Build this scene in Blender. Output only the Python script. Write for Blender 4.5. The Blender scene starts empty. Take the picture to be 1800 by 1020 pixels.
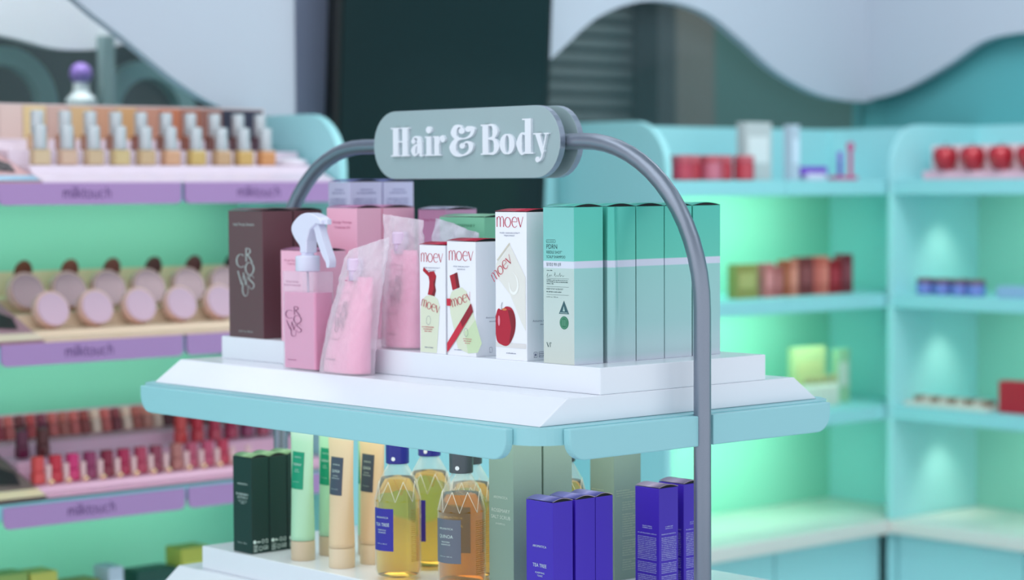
import bpy, bmesh, math, random
from mathutils import Vector, Matrix, noise
S = bpy.context.scene
COL = S.collection
PI = math.pi
random.seed(7)

# ------------------------------------------------------------------ camera, world, lights, exposure
# World axes follow the shop: +x runs along the back wall (to the right and away in the
# photograph), +y runs along the right-hand wall (to the left and away), z up, floor at 0.
cam_d = bpy.data.cameras.new('camera')
cam = bpy.data.objects.new('camera', cam_d); COL.objects.link(cam)
R_ = Vector((0.74874, -0.66284, -0.00516)); U_ = Vector((0.03552, 0.03234, 0.99885)); F_ = Vector((0.66191, 0.74806, -0.04776))
m = Matrix((R_, U_, -F_)).transposed().to_4x4()
CAMP = Vector((-1.83975, -2.02898, 1.45))
m.translation = CAMP
cam.matrix_world = m
FPX = 3878.3
cam_d.sensor_width = 36; cam_d.lens = FPX / 1800 * 36
cam_d.clip_start = 0.05; cam_d.clip_end = 60
cam_d.dof.use_dof = True; cam_d.dof.focus_distance = 2.88; cam_d.dof.aperture_fstop = 3.2
S.camera = cam

w = bpy.data.worlds.new('shop_air'); S.world = w; w.use_nodes = True
w.node_tree.nodes['Background'].inputs[0].default_value = (0.89, 0.935, 1.0, 1)
w.node_tree.nodes['Background'].inputs[1].default_value = 1.17
S.view_settings.view_transform = 'Standard'; S.view_settings.look = 'None'
S.view_settings.gamma = 1; S.view_settings.exposure = 0.0; S.view_settings.use_curve_mapping = False
S.cycles.use_denoising = True
S.cycles.max_bounces = 10; S.cycles.transparent_max_bounces = 16; S.cycles.sample_clamp_indirect = 4

def area(name, loc, target, sx, sy, power, col):
    l = bpy.data.lights.new(name, 'AREA'); l.shape = 'RECTANGLE'; l.size = sx; l.size_y = sy; l.energy = power; l.color = col
    o = bpy.data.objects.new(name, l); COL.objects.link(o); o.location = loc
    o.rotation_euler = (Vector(target) - Vector(loc)).to_track_quat('-Z', 'Y').to_euler(); return o
area('ceiling_panel_light', (-0.9, 0.2, 2.75), (-0.6, 0.25, 0), 1.6, 1.6, 14, (0.94, 0.97, 1.0))
area('ceiling_panel_light', (-2.3, 0.0, 2.7), (0.0, 0.45, 1.0), 2.4, 2.0, 6, (0.97, 0.97, 1.0))  # fill light added from the left to brighten the cart's left faces
area('ceiling_panel_light', (1.2, -1.2, 2.75), (1.1, -0.9, 0), 1.2, 1.2, 7, (0.92, 0.96, 1.0))
area('ceiling_panel_light', (0.6, 1.0, 2.75), (0.5, 1.8, 1.0), 2.0, 0.5, 8, (0.92, 0.96, 1.0))
area('ceiling_panel_light', (2.0, 0.7, 2.75), (2.5, 1.6, 0.8), 0.8, 1.2, 22, (0.92, 0.96, 1.0))
area('next_room_light', (0.5, 2.28, 2.8), (0.6, 2.9, 1.2), 1.6, 0.3, 34, (1, 1, 1))  # fill light added to brighten the shapes behind the left pane
area('next_room_light', (3.1, 2.3, 2.8), (3.2, 2.9, 1.2), 1.8, 0.3, 16, (0.95, 1, 1))  # same added fill for the shapes behind the right pane
area('tray_strip_light', (0.20, 0.44, 1.1474 - .026), (0.16, 0.42, 0.9), 0.36, 0.80, 1.7, (1.0, 0.98, 0.86)).rotation_euler = (0, 0, 0)

# ------------------------------------------------------------------ materials
def lin(c): return tuple(((v / 255) / 12.92 if v / 255 <= 0.04045 else ((v / 255 + 0.055) / 1.055) ** 2.4) for v in c) + (1,)
MATS = {}
def mat(name, rgb, rough=0.5, metal=0.0, trans=0.0, ior=1.45, alpha=1.0, emit=0.0, spec=0.5, coat=0.0, grain=0.0, bump=0.0, bscale=300, sss=0.0):
    if name in MATS: return MATS[name]
    M = bpy.data.materials.new(name); M.use_nodes = True; nt = M.node_tree
    b = nt.nodes['Principled BSDF']; c = lin(rgb)
    b.inputs['Base Color'].default_value = c; b.inputs['Roughness'].default_value = rough; b.inputs['Metallic'].default_value = metal
    b.inputs['Transmission Weight'].default_value = trans; b.inputs['IOR'].default_value = ior; b.inputs['Alpha'].default_value = alpha
    b.inputs['Specular IOR Level'].default_value = spec; b.inputs['Coat Weight'].default_value = coat
    if emit: b.inputs['Emission Color'].default_value = c; b.inputs['Emission Strength'].default_value = emit
    if grain or bump:
        tc = nt.nodes.new('ShaderNodeTexCoord'); nz = nt.nodes.new('ShaderNodeTexNoise'); nz.inputs['Scale'].default_value = bscale; nz.inputs['Detail'].default_value = 3
        nt.links.new(tc.outputs['Object'], nz.inputs['Vector'])
        if grain:
            mx = nt.nodes.new('ShaderNodeMix'); mx.data_type = 'RGBA'
            mx.inputs[6].default_value = tuple(v * (1 - grain) for v in c[:3]) + (1,); mx.inputs[7].default_value = tuple(min(1, v * (1 + grain)) for v in c[:3]) + (1,)
            nt.links.new(nz.outputs['Fac'], mx.inputs[0]); nt.links.new(mx.outputs[2], b.inputs['Base Color'])
        if bump:
            bp = nt.nodes.new('ShaderNodeBump'); bp.inputs['Strength'].default_value = bump; bp.inputs['Distance'].default_value = 0.001
            nt.links.new(nz.outputs['Fac'], bp.inputs['Height']); nt.links.new(bp.outputs['Normal'], b.inputs['Normal'])
    MATS[name] = M; return M
def ramp_mat(name, stops, rough=0.4, metal=0.0, axis=2, interp='LINEAR'):
    """colour printed along the thing's own height"""
    M = mat(name, (128, 128, 128), rough, metal); nt = M.node_tree; b = nt.nodes['Principled BSDF']
    tc = nt.nodes.new('ShaderNodeTexCoord'); sp = nt.nodes.new('ShaderNodeSeparateXYZ'); rp = nt.nodes.new('ShaderNodeValToRGB')
    nt.links.new(tc.outputs['Generated'], sp.inputs[0]); nt.links.new(sp.outputs[axis], rp.inputs[0]); nt.links.new(rp.outputs[0], b.inputs['Base Color'])
    cr = rp.color_ramp; cr.interpolation = interp
    cr.elements[0].position = stops[0][0]; cr.elements[0].color = lin(stops[0][1])
    cr.elements[1].position = stops[-1][0]; cr.elements[1].color = lin(stops[-1][1])
    for p, c in stops[1:-1]:
        e = cr.elements.new(p); e.color = lin(c)
    return M
def film_mat(name, rgb, clear, rough=0.2, bump=0.0):
    """thin see-through plastic or glass: part clear, part glossy skin"""
    M = bpy.data.materials.new(name); M.use_nodes = True; nt = M.node_tree
    b = nt.nodes['Principled BSDF']; b.inputs['Base Color'].default_value = lin(rgb); b.inputs['Roughness'].default_value = rough
    out = nt.nodes['Material Output']; tr = nt.nodes.new('ShaderNodeBsdfTransparent'); mx = nt.nodes.new('ShaderNodeMixShader')
    lw = nt.nodes.new('ShaderNodeLayerWeight'); lw.inputs['Blend'].default_value = 0.35
    mr = nt.nodes.new('ShaderNodeMapRange'); mr.inputs['To Min'].default_value = 1 - clear; mr.inputs['To Max'].default_value = min(1, 1 - clear + 0.45)
    nt.links.new(lw.outputs['Facing'], mr.inputs['Value']); nt.links.new(mr.outputs[0], mx.inputs[0])
    nt.links.new(tr.outputs[0], mx.inputs[1]); nt.links.new(b.outputs[0], mx.inputs[2]); nt.links.new(mx.outputs[0], out.inputs[0])
    if bump:
        tc = nt.nodes.new('ShaderNodeTexCoord'); nz = nt.nodes.new('ShaderNodeTexNoise'); nz.inputs['Scale'].default_value = 55; nz.inputs['Detail'].default_value = 4
        bp = nt.nodes.new('ShaderNodeBump'); bp.inputs['Strength'].default_value = bump; bp.inputs['Distance'].default_value = 0.004
        nt.links.new(tc.outputs['Object'], nz.inputs['Vector']); nt.links.new(nz.outputs['Fac'], bp.inputs['Height']); nt.links.new(bp.outputs['Normal'], b.inputs['Normal'])
    MATS[name] = M; return M

teal = mat('teal_lacquer', (152, 209, 216), 0.42)
white = mat('white_acrylic', (235, 238, 246), 0.18, spec=0.5)
steel = mat('brushed_grey_steel', (138, 146, 160), 0.36, 0.75, grain=0.06, bscale=900, bump=0.05)
sign_m = mat('satin_grey_green_metal', (166, 186, 190), 0.38, 0.25)
sign_edge = mat('satin_sign_edge', (150, 160, 178), 0.3, 0.6)
letter_w = mat('white_letter', (232, 238, 246), 0.4)
dark = mat('dark_gap', (18, 22, 26), 0.8)
black = mat('black_plastic', (14, 18, 20), 0.3)
# wall units
unit_m = mat('mint_unit_board', (168, 228, 232), 0.5)
unit_back = mat('mint_back_panel', (150, 214, 196), 0.55)
shelf_m = mat('mint_shelf_board', (150, 216, 222), 0.5)
count_m = mat('cream_counter', (226, 226, 220), 0.35)
lilac = mat('lilac_sign', (176, 138, 190), 0.5)
lilac_ink = mat('dark_violet_ink', (96, 62, 120), 0.6)
wall_m = mat('pale_wall_paint', (146, 156, 182), 0.7)
wall_w = mat('pale_board', (188, 196, 208), 0.6)
wall_teal = mat('teal_wall_gloss', (96, 176, 180), 0.3)

# ------------------------------------------------------------------ mesh builder
def tag(o, label=None, cat=None, group=None, kind=None):
    if label: o['label'] = label
    if cat: o['category'] = cat
    if group: o['group'] = group
    if kind: o['kind'] = kind
    return o
def thing(name, label, cat, loc=(0, 0, 0), rotz=0, group=None):
    o = bpy.data.objects.new(name, None); COL.objects.link(o); o.location = loc; o.rotation_euler = (0, 0, rotz); o.empty_display_size = 0.02
    return tag(o, label, cat, group)
def kids(o): return [c for c in bpy.data.objects if c.parent == o]
def dup(o, loc, rotz=None, label=None, group=None, tilt=None):
    r = o.copy(); COL.objects.link(r); r.location = loc
    if rotz is not None: r.rotation_euler = (0, 0, rotz)
    if label: r['label'] = label
    if group: r['group'] = group
    for c in kids(o):
        k = c.copy(); COL.objects.link(k); k.parent = r
        for d in kids(c):
            e = d.copy(); COL.objects.link(e); e.parent = k
    return r

def ident(u, v, n=0.0): return Vector((u, v, n))
def catmull(pts, n=8):
    P = [Vector(p) for p in pts]; P = [P[0] * 2 - P[1]] + P + [P[-1] * 2 - P[-2]]; out = []
    for i in range(1, len(P) - 2):
        for k in range(n):
            t = k / n
            out.append(0.5 * ((2 * P[i]) + (P[i + 1] - P[i - 1]) * t + (2 * P[i - 1] - 5 * P[i] + 4 * P[i + 1] - P[i + 2]) * t * t + (3 * P[i] - P[i - 1] - 3 * P[i + 1] + P[i + 2]) * t ** 3))
    out.append(P[-2]); return out
TXT = {}
def text_mesh(s):
    if s not in TXT:
        c = bpy.data.curves.new('t', 'FONT'); c.body = s; c.resolution_u = 3
        o = bpy.data.objects.new('t', c); COL.objects.link(o)
        me = bpy.data.meshes.new_from_object(o.evaluated_get(bpy.context.evaluated_depsgraph_get()))
        bpy.data.objects.remove(o); bpy.data.curves.remove(c)
        vs = [v.co.copy() for v in me.vertices]; fs = [tuple(p.vertices) for p in me.polygons]; bpy.data.meshes.remove(me)
        TXT[s] = (vs, fs)
    return TXT[s]

class MB:
    def __init__(s): s.bm = bmesh.new(); s.mats = []
    def mi(s, m):
        if m not in s.mats: s.mats.append(m)
        return s.mats.index(m)
    def face(s, vs, m, smooth=False):
        try: f = s.bm.faces.new(vs)
        except ValueError: return
        f.material_index = s.mi(m); f.smooth = smooth; return f
    def box(s, x0, x1, y0, y1, z0, z1, m, bev=0.0, seg=2):
        t = bmesh.new(); bmesh.ops.create_cube(t, size=1)
        for v in t.verts: v.co = Vector((x0 + (v.co.x + .5) * (x1 - x0), y0 + (v.co.y + .5) * (y1 - y0), z0 + (v.co.z + .5) * (z1 - z0)))
        if bev: bmesh.ops.bevel(t, geom=list(t.edges), offset=bev, segments=seg, profile=0.5, affect='EDGES')
        s.add(t, m); return s
    def add(s, t, m, smooth=False):
        k = s.mi(m); mp = {}
        for v in t.verts: mp[v] = s.bm.verts.new(v.co)
        for f in t.faces:
            g = s.bm.faces.new([mp[v] for v in f.verts]); g.material_index = k; g.smooth = smooth or f.smooth
        t.free()
    def prism(s, poly, fr, n0, n1, m, mside=None, smooth=False):
        """2D outline (counter-clockwise list of (u,v)) extruded from n0 to n1 in the frame fr"""
        a = [s.bm.verts.new(fr(p[0], p[1], n0)) for p in poly]; b = [s.bm.verts.new(fr(p[0], p[1], n1)) for p in poly]
        s.face(b, m); s.face(a[::-1], m); k = len(poly)
        for i in range(k): s.face([a[i], a[(i + 1) % k], b[(i + 1) % k], b[i]], mside or m, smooth)
        return s
    def flat(s, poly, fr, n, m):
        s.face([s.bm.verts.new(fr(p[0], p[1], n)) for p in poly], m); return s
    def ribbon(s, pts, ws, fr, n0, n1, m, sm=8, aff=None, cyc=False):
        P = catmull([Vector((p[0], p[1])) for p in pts], sm) if sm > 1 and len(pts) > 2 else [Vector((p[0], p[1])) for p in pts]
        if not hasattr(ws, '__len__'): ws = [ws] * len(pts)
        N = len(P); W = []
        for i in range(N):
            t = i / (N - 1) * (len(ws) - 1); j = min(int(t), len(ws) - 2) if len(ws) > 1 else 0
            W.append(ws[j] + (ws[min(j + 1, len(ws) - 1)] - ws[j]) * (t - j))
        L = []; Rr = []
        for i in range(N):
            if cyc: d = P[(i + 1) % (N - 1)] - P[(i - 1) % (N - 1)]
            else: d = P[min(i + 1, N - 1)] - P[max(i - 1, 0)]
            if d.length < 1e-9: d = Vector((1, 0))
            d.normalize(); nn = Vector((-d.y, d.x)) * W[i] / 2
            L.append(P[i] + nn); Rr.append(P[i] - nn)
        if aff: L = [aff(p) for p in L]; Rr = [aff(p) for p in Rr]
        if n0 == n1:
            a = [s.bm.verts.new(fr(p.x, p.y, n0)) for p in L]; b = [s.bm.verts.new(fr(p.x, p.y, n0)) for p in Rr]
            for i in range(N - 1): s.face([b[i], b[i + 1], a[i + 1], a[i]], m)
            return s
        V = [[s.bm.verts.new(fr(p.x, p.y, n)) for p in row] for row, n in ((L, n0), (L, n1), (Rr, n1), (Rr, n0))]
        for i in range(N - 1):
            for k in range(4):
                A, B = V[k], V[(k + 1) % 4]; s.face([A[i], A[i + 1], B[i + 1], B[i]], m)
        s.face([V[k][0] for k in range(4)], m); s.face([V[k][-1] for k in (3, 2, 1, 0)], m)
        return s
    def ring(s, cx, cy, rx, ry, w, fr, n0, n1, m, aff=None, a0=0, a1=360, stress=None, N=28):
        """ellipse stroke; stress = (side width, top width)"""
        pts = []; ws = []
        for i in range(N + 1):
            a = math.radians(a0 + (a1 - a0) * i / N); pts.append((cx + rx * math.cos(a), cy + ry * math.sin(a)))
            ws.append(w if not stress else stress[1] + (stress[0] - stress[1]) * abs(math.cos(a)) ** 1.3)
        return s.ribbon(pts, ws, fr, n0, n1, m, 1, aff, cyc=(abs(a1 - a0) >= 360))
    def disc(s, cx, cy, r, fr, n0, n1, m, aff=None, N=20, ry=None):
        ry = ry or r; P = [Vector((cx + r * math.cos(2 * PI * i / N), cy + ry * math.sin(2 * PI * i / N))) for i in range(N)]
        if aff: P = [aff(p) for p in P]
        if n0 == n1: return s.flat(P, fr, n0, m)
        return s.prism(P, fr, n0, n1, m)
    def text(s, body, u, v, width, h, fr, n, m, align='L', aff=None):
        vs, fs = text_mesh(body)
        if not vs: return s
        x0 = min(p.x for p in vs); x1 = max(p.x for p in vs); k = width / max(1e-6, x1 - x0); ky = h / 0.70
        off = u - (x0 * k) - (width / 2 if align == 'C' else 0)
        if aff: nv = [s.bm.verts.new(fr(*aff(Vector((off + p.x * k, v + p.y * ky))), n)) for p in vs]
        else: nv = [s.bm.verts.new(fr(off + p.x * k, v + p.y * ky, n)) for p in vs]
        for f in fs: s.face([nv[i] for i in f], m)
        return s
    def micro(s, u0, u1, v, h, fr, n, m, fill=1.0, align='L', rng=random):
        """a line of print too small to read: word-long dashes of broken strokes"""
        end = u0 + (u1 - u0) * fill; x = u0
        if align == 'C': x = u0 + (u1 - u0) * (1 - fill) / 2; end = x + (u1 - u0) * fill
        while x < end - h * .4:
            l = min(rng.uniform(0.5, 1.0) * h, end - x)
            hh = h * rng.choice((.75, .75, 1.0)); s.flat([(x, v), (x + l, v), (x + l, v + hh), (x, v + hh)], fr, n, m)
            x += l + h * rng.choice((.3, .3, .3, .8))
        return s
    def lathe(s, prof, m, cx=0, cy=0, seg=28, smooth=True, cap=True, sx=1, sy=1):
        if smooth:
            q = [prof[0]]
            for i in range(1, len(prof) - 1):
                a = Vector((prof[i][0] - prof[i - 1][0], prof[i][1] - prof[i - 1][1])); b = Vector((prof[i + 1][0] - prof[i][0], prof[i + 1][1] - prof[i][1]))
                q.append(prof[i])
                if a.length > 0 and b.length > 0 and a.angle(b) > math.radians(32): q.append(prof[i])
            prof = q + [prof[-1]]
        rings = [[s.bm.verts.new((cx + r * sx * math.cos(2 * PI * i / seg), cy + r * sy * math.sin(2 * PI * i / seg), z)) for i in range(seg)] for r, z in prof]
        for k_, (a, b) in enumerate(zip(rings, rings[1:])):
            if prof[k_] == prof[k_ + 1]: continue
            for i in range(seg): s.face([a[i], a[(i + 1) % seg], b[(i + 1) % seg], b[i]], m, smooth)
        if cap: s.face(rings[0][::-1], m); s.face(rings[-1], m)
        return s
    def tube(s, pts, r, m, seg=16, cap=True, smooth=True, rs=None):
        P = [Vector(p) for p in pts]; N = len(P); rings = []; up = None
        for i in range(N):
            d = (P[min(i + 1, N - 1)] - P[max(i - 1, 0)]).normalized()
            if up is None: up = Vector((1, 0, 0)) if abs(d.x) < .9 else Vector((0, 1, 0))
            a = (up - d * up.dot(d)).normalized(); up = a; b = d.cross(a); rr = rs[i] if rs else r
            rings.append([s.bm.verts.new(P[i] + (a * math.cos(2 * PI * k / seg) + b * math.sin(2 * PI * k / seg)) * rr) for k in range(seg)])
        for A, B in zip(rings, rings[1:]):
            for k in range(seg): s.face([A[k], A[(k + 1) % seg], B[(k + 1) % seg], B[k]], m, smooth)
        if cap: s.face(rings[0][::-1], m); s.face(rings[-1], m)
        return s
    def grid(s, fn, nu, nv, m, smooth=True, closeu=False):
        G = [[s.bm.verts.new(fn(i / nu, j / nv)) for i in range(nu + (0 if closeu else 1))] for j in range(nv + 1)]
        L = len(G[0])
        for j in range(nv):
            for i in range(L if closeu else L - 1): s.face([G[j][i], G[j][(i + 1) % L], G[j + 1][(i + 1) % L], G[j + 1][i]], m, smooth)
        return G
    def ball(s, c, r, m, sx=1, sy=1, sz=1, u=18, v=12):
        t = bmesh.new(); bmesh.ops.create_uvsphere(t, u_segments=u, v_segments=v, radius=r)
        for q in t.verts: q.co = Vector((c[0] + q.co.x * sx, c[1] + q.co.y * sy, c[2] + q.co.z * sz))
        s.add(t, m, True); return s
    def build(s, name, parent=None, label=None, recalc=False):
        if recalc: bmesh.ops.recalc_face_normals(s.bm, faces=list(s.bm.faces))
        me = bpy.data.meshes.new(name); s.bm.to_mesh(me); s.bm.free()
        for k in s.mats: me.materials.append(k)
        o = bpy.data.objects.new(name, me); COL.objects.link(o)
        if parent is not None: o.parent = parent
        if label: o['label'] = label
        return o
def fx(x0):  # face looking towards -x: u runs to -y
    return lambda u, v, n=0: Vector((x0 - n, -u, v))
def fy(y0):  # face looking towards -y: u runs to +x
    return lambda u, v, n=0: Vector((u, y0 - n, v))
def fz(z0): return lambda u, v, n=0: Vector((u, v, z0 + n))
def aff2(ox, oy, ang=0, sc=1):
    c, s_ = math.cos(ang), math.sin(ang)
    return lambda p: Vector((ox + sc * (p.x * c - p.y * s_), oy + sc * (p.x * s_ + p.y * c)))
def arc(cx, cy, r, a0, a1, n=8): return [(cx + r * math.cos(math.radians(a0 + (a1 - a0) * i / n)), cy + r * math.sin(math.radians(a0 + (a1 - a0) * i / n))) for i in range(n + 1)]
def rrect(u0, u1, v0, v1, r, n=6, corners='abcd'):
    """rounded rectangle, corners a=lower left, b=lower right, c=upper right, d=upper left"""
    P = []
    P += arc(u0 + r, v0 + r, r, 180, 270, n) if 'a' in corners else [(u0, v0)]
    P += arc(u1 - r, v0 + r, r, 270, 360, n) if 'b' in corners else [(u1, v0)]
    P += arc(u1 - r, v1 - r, r, 0, 90, n) if 'c' in corners else [(u1, v1)]
    P += arc(u0 + r, v1 - r, r, 90, 180, n) if 'd' in corners else [(u0, v1)]
    return P

ZB = 1.1474          # underside of the white slab on the upper tier
def struct(o): o['kind'] = 'structure'; return o

# ================================================================== the room
YW, XW = 2.0, 3.07   # back wall (behind the units), right-hand wall
g = MB(); g.box(-2.6, 4.8, -3.0, 3.2, -0.06, 0, mat('pale_floor_tile', (214, 218, 220), 0.35, grain=.03, bscale=3)); struct(g.build('floor'))
g = MB(); g.box(-2.6, 4.8, -3.0, 3.2, 2.9, 2.96, mat('ceiling_paint', (200, 206, 210), 0.8)); struct(g.build('ceiling'))
# back wall: solid below, a see-through band standing in for the mirrors above the units, solid panel in the middle and left
g = MB(); g.box(-1.6, XW, YW, YW + 0.05, 0, 1.598, unit_m)
g.box(1.02, 1.78, YW, YW + 0.05, 1.598, 2.9, wall_m)
g.box(-1.6, 1.02, YW, YW + 0.05, 2.35, 2.9, wall_m); g.box(1.78, XW, YW, YW + 0.05, 2.35, 2.9, wall_m)
struct(g.build('wall_back'))
g = MB(); g.box(XW, XW + 0.05, -1.2, YW + 0.05, 0, 2.9, wall_teal); struct(g.build('wall_right'))  # teal gloss stands for the mirror's teal reflection above the shelves
glass = film_mat('tinted_glass', (70, 92, 96), 0.90, 0.05)  # see-through pane used in place of a mirror
for k, (x0, x1) in enumerate(((-1.6, 1.02), (1.78, XW))):
    g = MB(); g.box(x0, x1, YW + 0.012, YW + 0.02, 1.598, 2.35, glass); struct(g.build('window_%d' % (k + 1)))
# shapes behind the pane take the place of mirror reflections
g = MB(); g.box(-1.6, 4.8, 3.1, 3.16, 0, 2.9, mat('dark_far_wall', (84, 98, 98), 0.8, grain=.1, bscale=4)); struct(g.build('wall_far'))

def wave_board(name, pts, fr, n0, n1, ztop, m, left=None, right=None):
    P = catmull([Vector(p) for p in pts], 8); poly = [(p.x, p.y) for p in P]
    poly = [(poly[0][0], poly[0][1])] + poly[1:] + [(poly[-1][0], ztop), (poly[0][0], ztop)]
    g = MB(); g.prism(poly, fr, n0, n1, m)
    return struct(g.build(name, recalc=True))
frY = lambda u, v, n=0: Vector((u, 1.97 - n, v))
frX = lambda u, v, n=0: Vector((3.03 - n, -u, v))
wave_board('trim_1', [(0.30, 1.99), (0.486, 1.835), (0.603, 1.758), (0.706, 1.688), (0.777, 1.647), (0.834, 1.622), (0.90, 1.606), (1.037, 1.600)], frY, 0, 0.03, 2.9, wall_w)
wave_board('trim_2', [(1.50, 1.62), (1.66, 1.66), (1.814, 1.762), (1.968, 1.866), (2.148, 1.914), (2.335, 1.896), (2.487, 1.825), (2.621, 1.75), (2.784, 1.695), (2.93, 1.677), (3.03, 1.677)], frY, 0, 0.03, 2.9, wall_w)
wave_board('trim_3', [(-1.97, 1.677), (-1.821, 1.703), (-1.666, 1.766), (-1.555, 1.822), (-1.446, 1.839), (-1.3, 1.835), (-1.1, 1.78)], frX, 0, 0.03, 2.9, wall_w)
# rounded white board built as a reflection in the left mirror
g = MB(); g.prism([(p.x, p.y) for p in catmull([Vector(p) for p in [(0.1, 1.90), (0.40, 1.815), (0.62, 1.790), (0.77, 1.766), (0.93, 1.785), (1.06, 1.86), (1.12, 1.99)]], 8)] + [(1.12, 2.9), (0.1, 2.9)],
              lambda u, v, n=0: Vector((u, 2.5 - n, v)), 0, 0.03, mat('bright_board', (238, 242, 244), 0.5)); struct(g.build('trim_4', recalc=True))
# shutter, pilaster and panels built in place of the right mirror's reflections
shut = mat('shutter_slat', (92, 106, 108), 0.55)
g = MB()
for k in range(36):
    z = 1.0 + k * 0.045
    g.prism([(0, z), (-0.012, z + 0.012), (-0.012, z + 0.03), (0, z + 0.042)], lambda u, v, n=0: Vector((1.6 + n, 2.9 + u, v)), 0, 1.42, shut)
tag(g.build('roller_shutter', recalc=True), 'grey-green ribbed roller shutter seen through the glass right of the tall screen', 'shutter')
g = MB(); g.box(3.02, 3.10, 2.78, 2.88, 0, 2.9, mat('dark_post', (44, 60, 62), 0.6)); struct(g.build('trim_5'))
g = MB(); g.box(3.10, 3.36, 2.86, 2.96, 0, 2.9, mat('brown_grey_pier', (104, 108, 102), 0.7)); struct(g.build('trim_6'))
g = MB(); g.box(3.36, 4.7, 2.86, 2.90, 0, 2.9, mat('deep_green_panel', (58, 106, 100), 0.5)); struct(g.build('trim_7'))
# arches, post and stand built in place of the left mirror's reflections
for k, (x, wd, top) in enumerate(((0.72, 0.24, 1.76), (1.12, 0.22, 1.74))):
    fr = lambda u, v, n=0: Vector((u, 2.7 - n, v))
    g = MB(); out = [(x - wd / 2, 0.0), (x - wd / 2, top - wd / 2)] + arc(x, top - wd / 2, wd / 2, 180, 0, 14) + [(x + wd / 2, 0)]
    g.ribbon([(p[0], p[1]) for p in out], 0.045, fr, 0, 0.04, mat('pale_mint_arch', (150, 190, 186), 0.5), 1)
    tag(g.build('arch_frame', recalc=True), ['pale mint arch frame behind the left glass, nearest the violet ball', 'pale mint arch frame behind the glass, beside the foot of the pale wavy board'][k], 'arch', 'arch frames behind the glass')
g = MB(); g.box(0.855, 0.885, 2.44, 2.47, 0, 1.80, mat('grey_green_post', (132, 158, 156), 0.5)); tag(g.build('support_post'), 'slim grey-green post behind the left glass, between the two arch frames', 'post')
t = thing('perfume_bottle', 'white bottle with a round violet stopper standing behind the left glass', 'bottle', (0.80, 2.45, 1.56))
g = MB(); g.lathe([(.035, 0), (.035, .09), (.018, .11), (.018, .13)], mat('milk_white', (206, 220, 220), .4)); g.build('bottle_body', t)
g = MB(); g.ball((0, 0, .150), .026, mat('violet_ball', (140, 110, 190), .3)); g.build('stopper', t)
g = MB(); g.box(-0.2, 1.3, 2.35, 2.6, 1.53, 1.56, mat('far_shelf', (90, 110, 110), .5)); struct(g.build('trim_8'))

# ---------------- tall black screen between the two back units
t = thing('display_screen', 'tall black screen leaning slightly forward between the left and right back wall units', 'screen', (1.414, 1.904, 1.12))
t.rotation_euler = (math.radians(3.6), 0, 0)
g = MB(); g.box(-0.319, 0.319, 0, 0.04, 0, 1.3, black, 0.004); g.build('housing', t)
g = MB(); g.box(-0.304, 0.304, -0.002, 0.0005, 0.015, 1.285, mat('screen_glass', (24, 38, 40), 0.16, spec=.35)); g.build('screen_glass', t)

# ---------------- wall units
def end_panel(x0, x1, name, m=unit_m):
    """upright side board with a rounded upper front corner, facing +x/-x"""
    fr = lambda u, v, n=0: Vector((x0 + n, u, v))
    g = MB(); poly = [(1.62, 0), (1.995, 0), (1.995, 1.600), (1.735, 1.600)] + arc(1.735, 1.485, .115, 90, 180, 10)[1:]
    g.prism(poly[::-1], fr, 0, x1 - x0, m); return g.build(name)
LV = [(1.457, 0.038), (1.160, 0.034), (0.868, 0.034)]
# back run, left unit
t = thing('wall_shelf_unit', 'mint wall shelving on the left carrying pink make-up trays', 'shelving', (0, 0, 0))
def local(o, par): o.parent = par; return o
g = MB(); g.box(-0.9, 0.915, 1.985, 1.998, 0.1, 1.45, unit_back); g.build('back_panel', t)
g = MB(); g.box(-0.9, 0.915, 1.985, 1.998, 1.45, 1.598, unit_m); g.build('top_back_panel', t)
local(end_panel(0.915, 0.935, 'side_panel'), t)
for z, th in LV:
    g = MB(); g.box(-0.9, 0.915, 1.625, 1.985, z - th, z - .004, shelf_m, .002); g.build('shelf', t)
g = MB(); g.box(-0.9, 0.915, 1.625, 1.985, 0.535, 0.568, count_m); g.build('counter', t)
g = MB(); g.box(-0.9, 0.915, 1.66, 1.985, 0, 0.533, shelf_m); g.build('base_cabinet', t)
# back run, right unit
t = thing('wall_shelf_unit', 'mint back wall shelving right of the screen, red jars on its top shelf', 'shelving', (0, 0, 0))
g = MB(); g.box(1.893, 2.895, 1.985, 1.998, 0.1, 1.45, unit_back); g.build('back_panel', t)
g = MB(); g.box(1.893, 2.895, 1.985, 1.998, 1.45, 1.598, unit_m); g.build('top_back_panel', t)
local(end_panel(1.873, 1.893, 'side_panel'), t)
g = MB(); g.box(2.895, 2.915, 1.64, 1.998, 0, 1.598, unit_m); g.build('side_panel', t)
for z, th in LV:
    g = MB(); g.box(1.893, 2.30, 1.62, 1.985, z - th, z, shelf_m, .002); g.box(2.302, 2.688, 1.62, 1.985, z - th, z, shelf_m, .002); g.box(2.688, 2.895, 1.645, 1.985, z - th, z, shelf_m); g.build('shelf', t)
g = MB(); g.box(1.893, 2.69, 1.60, 1.985, 0.535, 0.572, count_m, .004); g.box(2.69, 2.895, 1.645, 1.985, .535, .572, count_m); g.build('counter', t)
for x0, x1 in ((1.895, 2.277), (2.283, 2.69)):
    g = MB(); g.box(x0, x1, 1.64, 1.66, 0.09, 0.53, unit_m, .002); g.build('door', t)
g = MB(); g.box(1.893, 2.69, 1.66, 1.985, 0, 0.533, unit_m); g.build('base_cabinet', t)
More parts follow.
